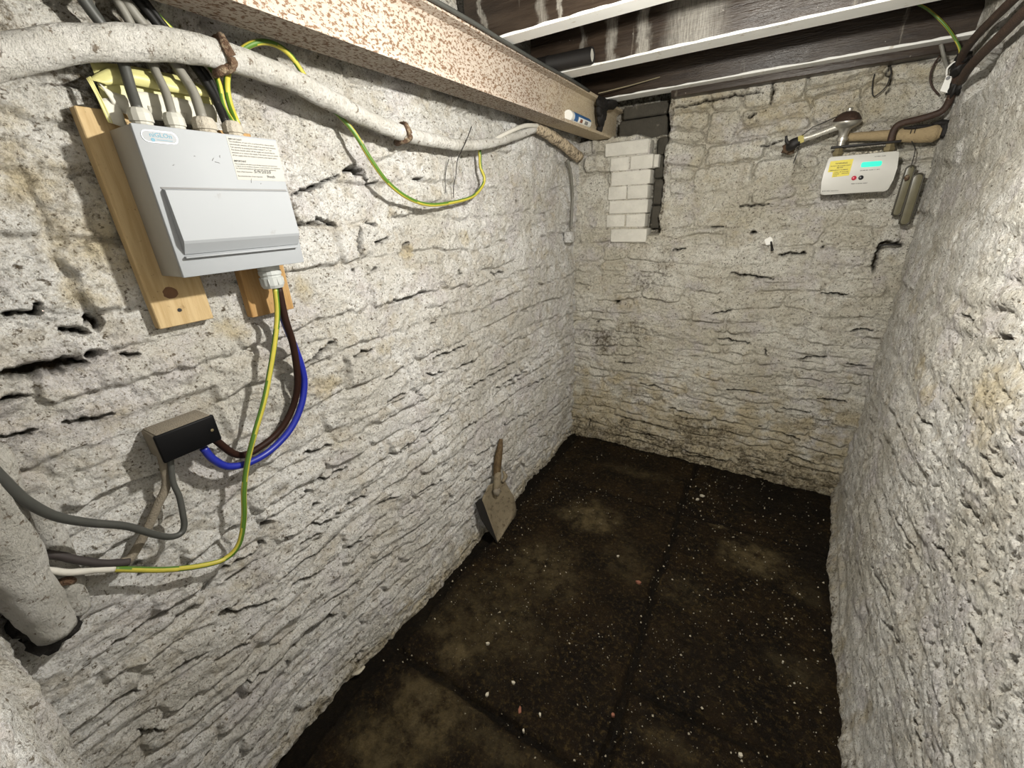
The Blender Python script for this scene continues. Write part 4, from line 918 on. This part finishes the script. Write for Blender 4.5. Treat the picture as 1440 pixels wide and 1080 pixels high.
# ------------------------------------------------------------------ gas meter on the back wall
gm = empty('gas_meter', (0.28, 2.55, 1.612), 'white gas meter with yellow sticker and lit display on back wall', 'gas meter')
mo = [(.170, 1.763), (.388, 1.765), (.398, 1.762), (.403, 1.752), (.407, 1.70), (.405, 1.655), (.400, 1.624), (.395, 1.616), (.386, 1.612), (.178, 1.610), (.166, 1.611), (.160, 1.618), (.156, 1.66), (.156, 1.70), (.159, 1.745), (.162, 1.757)]
prism('front_cover', mo, (0, 2.500, 0), (1, 0, 0), (0, 0, 1), (0, -1, 0), 0, .020, M_METER, gm, bev=.004)
prism('case', [(x*.97+.0085, z*.97+.051) for x, z in mo], (0, 2.565, 0), (1, 0, 0), (0, 0, 1), (0, -1, 0), 0, .066, M_METERSIDE, gm)
box('wall_bracket', (.20, 2.563, 1.64), (.36, 2.625, 1.74), M_BLACKIRON, gm, bev=.003)
yF = 2.4797
st = prism('warning_sticker', [(.172, 1.745), (.252, 1.748), (.250, 1.684), (.190, 1.680), (.189, 1.702), (.171, 1.702)], (0, yF, 0), (1, 0, 0), (0, 0, 1), (0, -1, 0), 0, .0006, M_YSTICK, gm, smooth=False)
X1 = (1, 0, 0)
for s, x, z, sz, w in (('WARNING', .192, 1.7315, .0085, .042), ('DO NOT USE A NAKED LIGHT', .176, 1.7225, .0060, .070), ('METER', .200, 1.7150, .0065, .022), ('EMERGENCY NUMBER', .176, 1.7065, .0050, .065), ('CALL 24 HOURS', .195, 1.6985, .0045, .050), ('FREE', .193, 1.691, .0045, .020), ('SERVICE', .222, 1.692, .0045, .025), ('GAS', .193, 1.684, .0045, .014)):
    text('lettering', s, sz, (x, yF-.0008, z), X1, E2, M_INK, st, .0001, .0001, width=w)
dp = prism('display', rrect(.283, .352, 1.712, 1.732, .007), (0, yF, 0), (1, 0, 0), (0, 0, 1), (0, -1, 0), 0, .0010, M_LCD, gm); dp['label'] = 'glowing turquoise display'
for x, m_, nm_ in ((.270, M_RED, 'red button'), (.294, M_BLACKP, 'black button')):
    lathe('button', [(.0090, 0), (.0088, .002), (.006, .0036), (.002, .0042)], (x, yF, 1.672), (0, -1, 0), m_, gm, seg=18)['label'] = nm_
for s, x, z, sz, w in (('m3  0.016 - 6 m3/h', .322, 1.7485, .0045, .036), ('GAS METER  CLASS 1.5  2019', .284, 1.6985, .0045, .066), ('PRESS TO ENTER CREDIT', .265, 1.648, .0045, .056), ('BS EN 14236  Pmax 0.5 bar', .166, 1.624, .0045, .060)):
    text('lettering', s, sz, (x, yF-.0003, z), X1, E2, M_INK, gm, .0001, .0001, width=w)
cm_ = bmesh.new(); rnd = random.Random(5)
for i in range(46):
    c = Vector((rnd.uniform(.215, .345), rnd.uniform(2.49, 2.55), 1.765+rnd.uniform(0, .006))); s = rnd.uniform(.002, .0055)
    res = bmesh.ops.create_icosphere(cm_, subdivisions=1, radius=s)
    for v in res['verts']: v.co = c + v.co*rnd.uniform(.6, 1.3)
tag(from_bm('plaster_crumbs', cm_, M_CHIP), 'white plaster crumbs lying on top of the gas meter', 'crumbs', kind='stuff')

# pipework over the meter
mb = empty('meter_bracket', (.28, 2.52, 1.80), 'dark iron bar with two unions above the gas meter', 'bracket')
box('bar', (.165, 2.505, 1.797), (.400, 2.540, 1.806), M_BLACKIRON, mb, bev=.002)
def union(x, parent):
    return lathe('union', [(.016, 0), (.016, .006), (.0205, .007), (.0205, .020), (.016, .021), (.0155, .032)], (x, 2.523, 1.764), (0, 0, 1), M_BRASS, parent, seg=6, smooth=False)
union(.194, mb); union(.368, mb)
rg = empty('gas_regulator', (.197, 2.523, 1.806), 'round metal gas regulator with a domed cap above the meter', 'regulator')
rc = np.array([.197, 2.523, 1.806]); rax = (.02, -.10, 1)
lathe('neck', [(.016, 0), (.016, .018), (.022, .020), (.022, .032), (.017, .034), (.019, .055), (.030, .070)], rc, rax, M_CHROME, rg, seg=18)
lathe('body', [(.030, .066), (.046, .076), (.052, .086), (.052, .092), (.048, .094)], rc, rax, M_CHROME, rg, seg=28)
lathe('dome', [(.049, .094), (.0505, .097), (.047, .103), (.036, .118), (.022, .126), (.012, .128)], rc, rax, M_IRON, rg, seg=28)
lathe('cap', [(.010, .127), (.011, .130), (.011, .138), (.006, .142)], rc, rax, M_CHROME, rg, seg=14)
def hr(t): return 1 + .10*np.sin(t*2*np.pi*26)
ho = tube('flexible_hose', [(.050, 2.50, 1.846), (.080, 2.498, 1.852), (.115, 2.500, 1.862), (.150, 2.505, 1.874), (.178, 2.515, 1.882)], .0125, M_HOSE, n=40, seg=16, rfun=hr)
tag(ho, 'corrugated steel hose between the wall valve and the gas regulator', 'hose')
gv = empty('gas_valve', (.02, 2.55, 1.82), 'dark gas valve with a yellow nut at the end of the corrugated hose', 'valve')
lathe('nut', [(.0165, 0), (.0175, .003), (.0175, .018), (.0165, .021)], (.034, 2.500, 1.842), (.96, 0, .25), M_YNUT, gv, seg=6, smooth=False)
tube('body', [(.040, 2.503, 1.842), (.020, 2.505, 1.832), (.012, 2.52, 1.826), (.010, 2.56, 1.824), (.010, 2.64, 1.824)], [.017, .021, .022, .018, .018], M_BLACKIRON, gv, rough=.12, seg=14)
tube('lever', [(.012, 2.505, 1.83), (-.008, 2.498, 1.840), (-.016, 2.495, 1.865)], [.009, .007, .005], M_BLACKIRON, gv, rough=.15)
lump('rust_lump', [((-.004, 2.55, 1.818), (.022, .02, .022)), ((.012, 2.57, 1.806), (.02, .02, .014))], M_RUST, gv, sub=2, amp=.5)
tag(tube('seal_wire', [(.045, 2.49, 1.858), (.078, 2.488, 1.886), (.100, 2.50, 1.895), (.160, 2.505, 1.918)], .0018, M_BLACKIRON, smooth_path=False), 'thin sealing wire strung from the valve to the regulator cap', 'wire')
tag(tube('hanging_wire', [(.043, 2.50, 1.826), (.041, 2.498, 1.79), (.036, 2.498, 1.765), (.034, 2.498, 1.748)], [.0016, .0016, .0030, .0018], M_BLACKIRON), 'short wire hanging below the gas valve', 'wire')
lg = empty('lagged_gas_pipe', (.36, 2.57, 1.83), 'beige cloth-wrapped pipe behind the gas regulator on the back wall', 'pipe')
tube('cloth_wrap', [(.215, 2.575, 1.842), (.28, 2.574, 1.838), (.345, 2.572, 1.834), (.40, 2.568, 1.828), (.46, 2.562, 1.824), (.505, 2.556, 1.824), (.525, 2.552, 1.824)], [.016, .018, .021, .027, .031, .033, .022], M_CLOTH, lg, n=8, seg=22, rough=.06)
lump('tar_cap', [((.530, 2.552, 1.828), (.018, .03, .034)), ((.515, 2.55, 1.856), (.03, .02, .012)), ((.45, 2.548, 1.850), (.05, .014, .008))], M_TAR, lg, sub=2, amp=.4)
for x in (.425, .437): tube('tie', [(x, 2.53, 1.828+.0), (x+.001, 2.538, 1.853), (x+.001, 2.566, 1.860)], .0016, M_BLACKIRON, lg, n=4, seg=6)
ip = tube('iron_gas_pipe', [(.368, 2.523, 1.796), (.366, 2.522, 1.835), (.372, 2.520, 1.858), (.392, 2.518, 1.869), (.43, 2.515, 1.874), (.475, 2.510, 1.884), (.500, 2.503, 1.897), (.507, 2.49, 1.93), (.500, 2.46, 1.985), (.490, 2.42, 2.025), (.475, 2.34, 2.050), (.465, 2.20, 2.062), (.462, 2.05, 2.070), (.460, 1.85, 2.078), (.455, 1.5, 2.085)], .0125, M_IRON, n=8, seg=16, rough=.06)
tag(ip, 'brown iron pipe rising from the gas meter to run along the right wall top', 'pipe')
i2 = tube('iron_pipe', [(.482, 2.30, 1.955), (.470, 2.20, 1.972), (.466, 2.10, 1.985), (.462, 1.95, 1.998), (.458, 1.8, 2.012), (.452, 1.5, 2.03)], .0135, M_IRON, n=8, seg=16, rough=.06)
tag(i2, 'lower of the two brown pipes running along the top of the right wall', 'pipe')
tag(tube('earth_wire', [on(1288, 4, 1, 2.42), on(1306, 14, 1, 2.42), on(1326, 32, 1, 2.42), on(1340, 50, 1, 2.43), on(1350, 70, 1, 2.44), on(1347, 85, 1, 2.45)], .0042, GY, seg=12, stripes=(.5, .1)), 'green and yellow wire arching from the joists to the pipes at top right', 'cable')
tag(lump('pipe_joint', [((.495, 2.43, 2.02), (.026, .028, .024)), ((.490, 2.40, 2.045), (.02, .02, .016)), ((.508, 2.47, 1.965), (.017, .02, .03))], M_BLACKIRON, amp=.5, sub=3), 'lumpy black pipe joint beside the white tag at top right', 'pipe joint')
tg = empty('white_tag', on(1333, 120, 1, 2.47), 'white tag strapped to the brown pipe at top right', 'tag')
a, b, c, d = [on(x, y, 1, 2.47) for x, y in ((1331, 106), (1342, 108), (1334, 131), (1322, 128))]
bm = bmesh.new(); A = [bm.verts.new(p) for p in (a, b, c, d)]; B = [bm.verts.new(p+np.array([0, .004, 0])) for p in (a, b, c, d)]
bm.faces.new(A); bm.faces.new(B[::-1])
for i in range(4): bm.faces.new((A[i], B[i], B[(i+1) % 4], A[(i+1) % 4]))
from_bm('plate', bm, M_TAGW, tg)
lathe('stud', [(.006, 0), (.006, .003)], on(1333, 110, 1, 2.469), (0, -1, 0), M_GREYINK, tg, seg=12)
tube('strap', [on(1331, 106, 1, 2.47), on(1333, 95, 1, 2.46), on(1346, 86, 1, 2.455), on(1352, 95, 1, 2.46), on(1346, 120, 1, 2.475)], .0032, M_TAGW, tg)
tag(tube('grey_wire', [on(1323, 62, 1, 2.52), on(1327, 78, 1, 2.52), on(1331, 92, 1, 2.5), on(1338, 104, 1, 2.49)], .006, M_GREYC, rough=.1), 'short grey wire end above the white tag at top right', 'wire')
tag(tube('wire_loop', [on(1322, 78, 1, 2.585), on(1313, 92, 1, 2.58), on(1308, 108, 1, 2.58), on(1311, 122, 1, 2.58), on(1320, 133, 1, 2.585)], .0035, M_IRON), 'curved brown wire hugging a round stone beside the white tag', 'wire')
tag(tube('wire_loop', [on(1252, 92, 1, 2.59), on(1253, 104, 1, 2.585), on(1247, 120, 1, 2.585), on(1238, 130, 1, 2.585), on(1228, 135, 1, 2.585), on(1227, 118, 1, 2.585), on(1230, 104, 1, 2.59)], .0022, M_BLACKIRON), 'thin wire loop on the upper back wall right of the regulator', 'wire')
tag(tube('corner_cable', [on(1356, 80, 1, 2.46), on(1354, 105, 1, 2.50), on(1346, 130, 1, 2.52), on(1338, 152, 1, 2.53)], .0045, M_GREYC), 'grey cable dropping beside the brown pipe at top right', 'cable')

# clear plastic gauge strips hanging beside the meter
def capsule(top, bot, w, label):
    t, b = on(*top, 1, 2.55), on(*bot, 1, 2.56); o = empty('plastic_strip', b, label, 'plastic strip', 'plastic strips by the gas meter')
    ax_ = t-b; L_ = np.linalg.norm(ax_); e2_ = ax_/L_; e1_ = np.cross(e2_, [0, 1, 0]); e1_ /= np.linalg.norm(e1_); e3_ = np.cross(e1_, e2_)
    if e3_[1] > 0: e3_ = -e3_; 
    prism('strip', rrect(-w, w, 0, L_, w*.96, 8), b, e1_, e2_, e3_, 0, .010, M_PLASTIC, o, bev=.002)
    tube('rim', [b+e1_*x+e2_*y+e3_*.010 for x, y in rrect(-w, w, 0, L_, w*.96, 8)] + [b+e1_*w+e2_*(L_-w*.96)+e3_*.010], .0032, M_RIM, o, n=2, seg=7, ends=False)
    return o, t, b
c1 = capsule((1281, 233), (1259, 303), .0150, 'narrower clear plastic strip hanging nearest the gas meter')
c2 = capsule((1292, 244), (1270, 316), .0175, 'wider clear plastic strip hanging nearest the right wall')
lump('rust_mark', [(on(1275, 250, 1, 2.535), (.008, .003, .012))], M_RUST, c1[0], sub=2, amp=.5)
tag(tube('hanging_string', [(.437, 2.535, 1.80), on(1287, 210, 1, 2.54), on(1283, 228, 1, 2.545), on(1281, 236, 1, 2.54)], .0016, M_BLACKIRON), 'thin dark string holding the plastic strips below the wrapped pipe', 'string')
# nails and hooks in the back wall
nl = empty('wall_nail', BW(1085, 345), 'black iron nail in a white plaster patch on the back wall', 'nail')
prism('plaster_patch', [(.018*math.cos(t*.7)*(1+.2*math.sin(2*t)), .020*math.sin(t*.7)*(1+.2*math.cos(3*t))) for t in range(9)], BW(1081, 339), (1, 0, 0), (0, 0, 1), (0, -1, 0), -.01, .012, M_TAGW, nl)
tube('shank', [BW(1084, 338, 0.0), BW(1085, 345, .03), BW(1086, 352, .05)], [.004, .005, .007], M_BLACKIRON, nl, n=4)
hk = tube('wall_hook', [BW(1266, 344, -.01), BW(1264, 344, .03), BW(1248, 344, .036), BW(1238, 346, .03), BW(1236, 350, -.01)], .0040, M_BLACKIRON, n=4)
tag(hk, 'black iron hook in the back wall below the plastic strips', 'hook')

# ------------------------------------------------------------------ shovel leaning on the left wall
sh = empty('shovel', FL(698, 762), 'small muddy shovel with a broken wooden handle leaning on the left wall', 'shovel')
tip = FL(699, 763, .004); TLs = on(677, 702, 0, -1.035); TRs = on(722, 700, 0, -0.962)
NLs = on(686, 683, 0, -1.03); NRs = on(709, 676, 0, -0.995); top_ = on(704.5, 617, 0, -1.045); neck = (NLs+NRs)/2
sn = np.cross(TRs-TLs, tip-TLs); sn /= np.linalg.norm(sn); sn = sn if sn @ (EYE-tip) > 0 else -sn
Rm = on(725, 722, 0, -0.952); Lm = TLs*.55+tip*.45
left = spline([tip, tip*.55+TLs*.45, TLs*.9+tip*.1, TLs, TLs*.5+NLs*.5, NLs], 4)
right = spline([tip, tip*.35+Rm*.65, Rm, TRs, TRs*.5+NRs*.5, NRs], 4)
V = []; F = []; nw = 9
for side in (0, 1):
    for L_, R_ in zip(left, right):
        for i in range(nw):
            t = i/(nw-1); s_ = 2*t-1
            V.append((L_*(1-t)+R_*t + sn*(.016*s_*s_ - .010 - side*.004)).tolist())
nr = len(left); m_ = nw*nr
for j in range(nr-1):
    for i in range(nw-1):
        a = j*nw+i; F.append((a, a+1, a+nw+1, a+nw)); F.append((m_+a, m_+a+nw, m_+a+nw+1, m_+a+1))
ring = list(range(nw)) + [j*nw+nw-1 for j in range(1, nr)] + [(nr-1)*nw+i for i in range(nw-2, -1, -1)] + [j*nw for j in range(nr-2, 0, -1)]
for k in range(len(ring)): a, b = ring[k], ring[(k+1) % len(ring)]; F.append((a, m_+a, m_+b, b))
me = bpy.data.meshes.new('blade'); me.from_pydata(V, [], F); me.polygons.foreach_set('use_smooth', [True]*len(F)); me.update()
link('blade', me, M_BLADE, sh)
# black plate put in for the shade between blade and wall
sb = [np.array(p) for p in left[:14]]; Vs = []; Fs = []
for p, w in zip(sb, np.interp(np.arange(14), [0, 5, 10, 13], [.002, .040, .040, .018])):
    q = p + sn*.006; back = np.array([-.45, -.88, 0.05])*w
    for o_ in (np.zeros(3), back): Vs += [(q+o_).tolist(), (q+o_+sn*-.004).tolist()]
for j in range(13):
    a = 4*j
    for (x, y) in ((0, 1), (1, 3), (3, 2), (2, 0)): Fs.append((a+x, a+y, a+4+y, a+4+x))
Fs += [(0, 2, 3, 1), (52, 53, 55, 54)]
me = bpy.data.meshes.new('shade_wedge'); me.from_pydata(Vs, [], Fs); me.update()
sf = link('shade_wedge', me, M_BLACKIRON, sh); sf['label'] = 'black wedge standing for the shade behind the blade'
hax = top_-neck
tube('socket', [neck-hax*.25+sn*.004, neck+sn*.006, neck+hax*.25+sn*.004], [.012, .020, .0195], M_BLADE, sh, n=5, seg=14, rough=.1)
tube('rivet_strap', [NRs*.6+neck*.4+sn*.01, NRs+hax*.10+sn*.006, NRs*.7+neck*.3+hax*.24], [.008, .012, .004], M_BLADE, sh, n=4, rough=.25)
tube('handle', [neck+hax*.12, neck+hax*.35-np.array([0, .006, 0]), neck+hax*.62-np.array([0, .006, 0]), neck+hax*.80, neck+hax], [.017, .021, .020, .016, .009], M_HANDLE, sh, n=6, seg=14, rough=.07, seed=5)
lump('mud', [(neck-hax*.18+sn*.010, (.018, .018, .02)), (neck*.85+NRs*.15-hax*.15+sn*.010, (.014, .014, .016))], M_DUST, sh, sub=2, amp=.6)

# ------------------------------------------------------------------ litter on the floor
def chip(name, px, py, w, l, mat, rot, label, cat, h=.004):
    p = FL(px, py, .006); bm = bmesh.new(); r = random.Random(int(px*7+py)); n = 5; w *= .8; l *= .8
    out = [(w*math.cos(2*math.pi*i/n+.3)*r.uniform(.55, 1.15), l*math.sin(2*math.pi*i/n+.3)*r.uniform(.55, 1.15)) for i in range(n)]
    e1_ = (math.cos(rot), math.sin(rot), r.uniform(-.1, .1)); e2_ = (-math.sin(rot), math.cos(rot), r.uniform(-.1, .1))
    o = prism(name, out, p, e1_, e2_, (0, 0, 1), -.006, h, mat, smooth=False); return tag(o, label, cat)
chip('plaster_chip', 686, 905, .011, .007, M_CHIP, .6, 'squarish white plaster chip alone in the middle of the left flagstone', 'chip')
chip('plaster_chip', 685, 977, .012, .008, M_CHIP, 1.3, 'pale oblong plaster chip beside the cross joint in the floor', 'chip')
chip('plaster_chip', 722, 960, .010, .009, M_CHIP, .2, 'round pale plaster chip near the middle of the left flagstone', 'chip')
chip('plaster_chip', 759, 1005, .006, .011, M_CHIP, .7, 'bright white sliver left of the lengthwise floor joint near the front', 'chip')
chip('plaster_chip', 736, 1028, .007, .007, M_CHIP, .2, 'small round white chip lying on the cross joint in the floor', 'chip')
chip('plaster_chip', 987, 697, .022, .010, M_CHIP, .1, 'largest white plaster flake at the far end of the floor', 'chip')
chip('plaster_chip', 981, 702, .014, .008, M_CHIP, .8, 'white flake touching the largest one at the far end of the floor', 'chip')
chip('plaster_chip', 869, 782, .012, .006, M_CHIP, .4, 'pale flake on the floor between the shovel and the lengthwise joint', 'chip')
chip('plaster_chip', 1041, 1062, .010, .008, M_CHIP, .9, 'white flake near the bottom of the photo on the right flagstone', 'chip')
chip('plaster_chip', 1101, 931, .005, .005, M_CHIP, .9, 'tiny white fleck on the right flagstone towards the right wall', 'chip')
chip('terracotta_shard', 731, 999, .016, .009, M_CHIPR, 1.9, 'reddish clay shard on the left flagstone near the cross joint', 'shard')
chip('terracotta_shard', 862, 1005, .012, .008, M_CHIPR, .5, 'reddish clay shard in the lengthwise floor joint', 'shard')
chip('terracotta_shard', 898, 819, .018, .010, M_CHIPR, .3, 'orange-brown clay shard beside the lengthwise joint halfway along the floor', 'shard')
cp = FL(506, 946, .01)
tag(tube('plaster_sliver', [cp+np.array([-.02, -.02, 0]), cp+np.array([0, .0, .008]), cp+np.array([.004, .022, .012])], [.003, .006, .003], M_CHIP, n=4, rough=.2, flat=1.6), 'curled white plaster sliver at the foot of the left wall', 'chip')
def scatter(name, n, mat, smin, smax, seed, label, cat, dens):
    r = random.Random(seed); V = []; F = []
    k = 0
    while k < n:
        x, y = r.uniform(-1.03, .50), r.uniform(.25, 2.58)
        if r.random() > dens(x, y): continue
        s = smin + (smax-smin)*r.random()**4; a = r.uniform(0, 6.3); st_ = r.uniform(.5, 1.0); z = .001
        b_ = len(V); h = s*r.uniform(.4, .9)
        for i in range(4):
            t = a+i*math.pi/2+r.uniform(-.4, .4); V.append((x+s*math.cos(t), y+s*st_*math.sin(t), z-.004))
        V.append((x+r.uniform(-.3, .3)*s, y+r.uniform(-.3, .3)*s, z+h))
        F += [(b_, b_+1, b_+4), (b_+1, b_+2, b_+4), (b_+2, b_+3, b_+4), (b_+3, b_, b_+4)]; k += 1
    me = bpy.data.meshes.new(name); me.from_pydata(V, [], F); me.update()
    return tag(link(name, me, mat), label, cat, kind='stuff')
scatter('plaster_grit', 900, M_CHIP, .0010, .0042, 3, 'fine white plaster grit strewn over the dark floor', 'grit', lambda x, y: .25+.75*math.exp(-((x+.35)**2/.18+(y-.95)**2/.5)))
scatter('brown_grit', 1500, M_CRUMB, .0012, .0055, 4, 'brownish crumbs of dirt strewn over the floor', 'grit', lambda x, y: .5+.5*math.exp(-((x+.4)**2/.2+(y-1.1)**2/.6)))
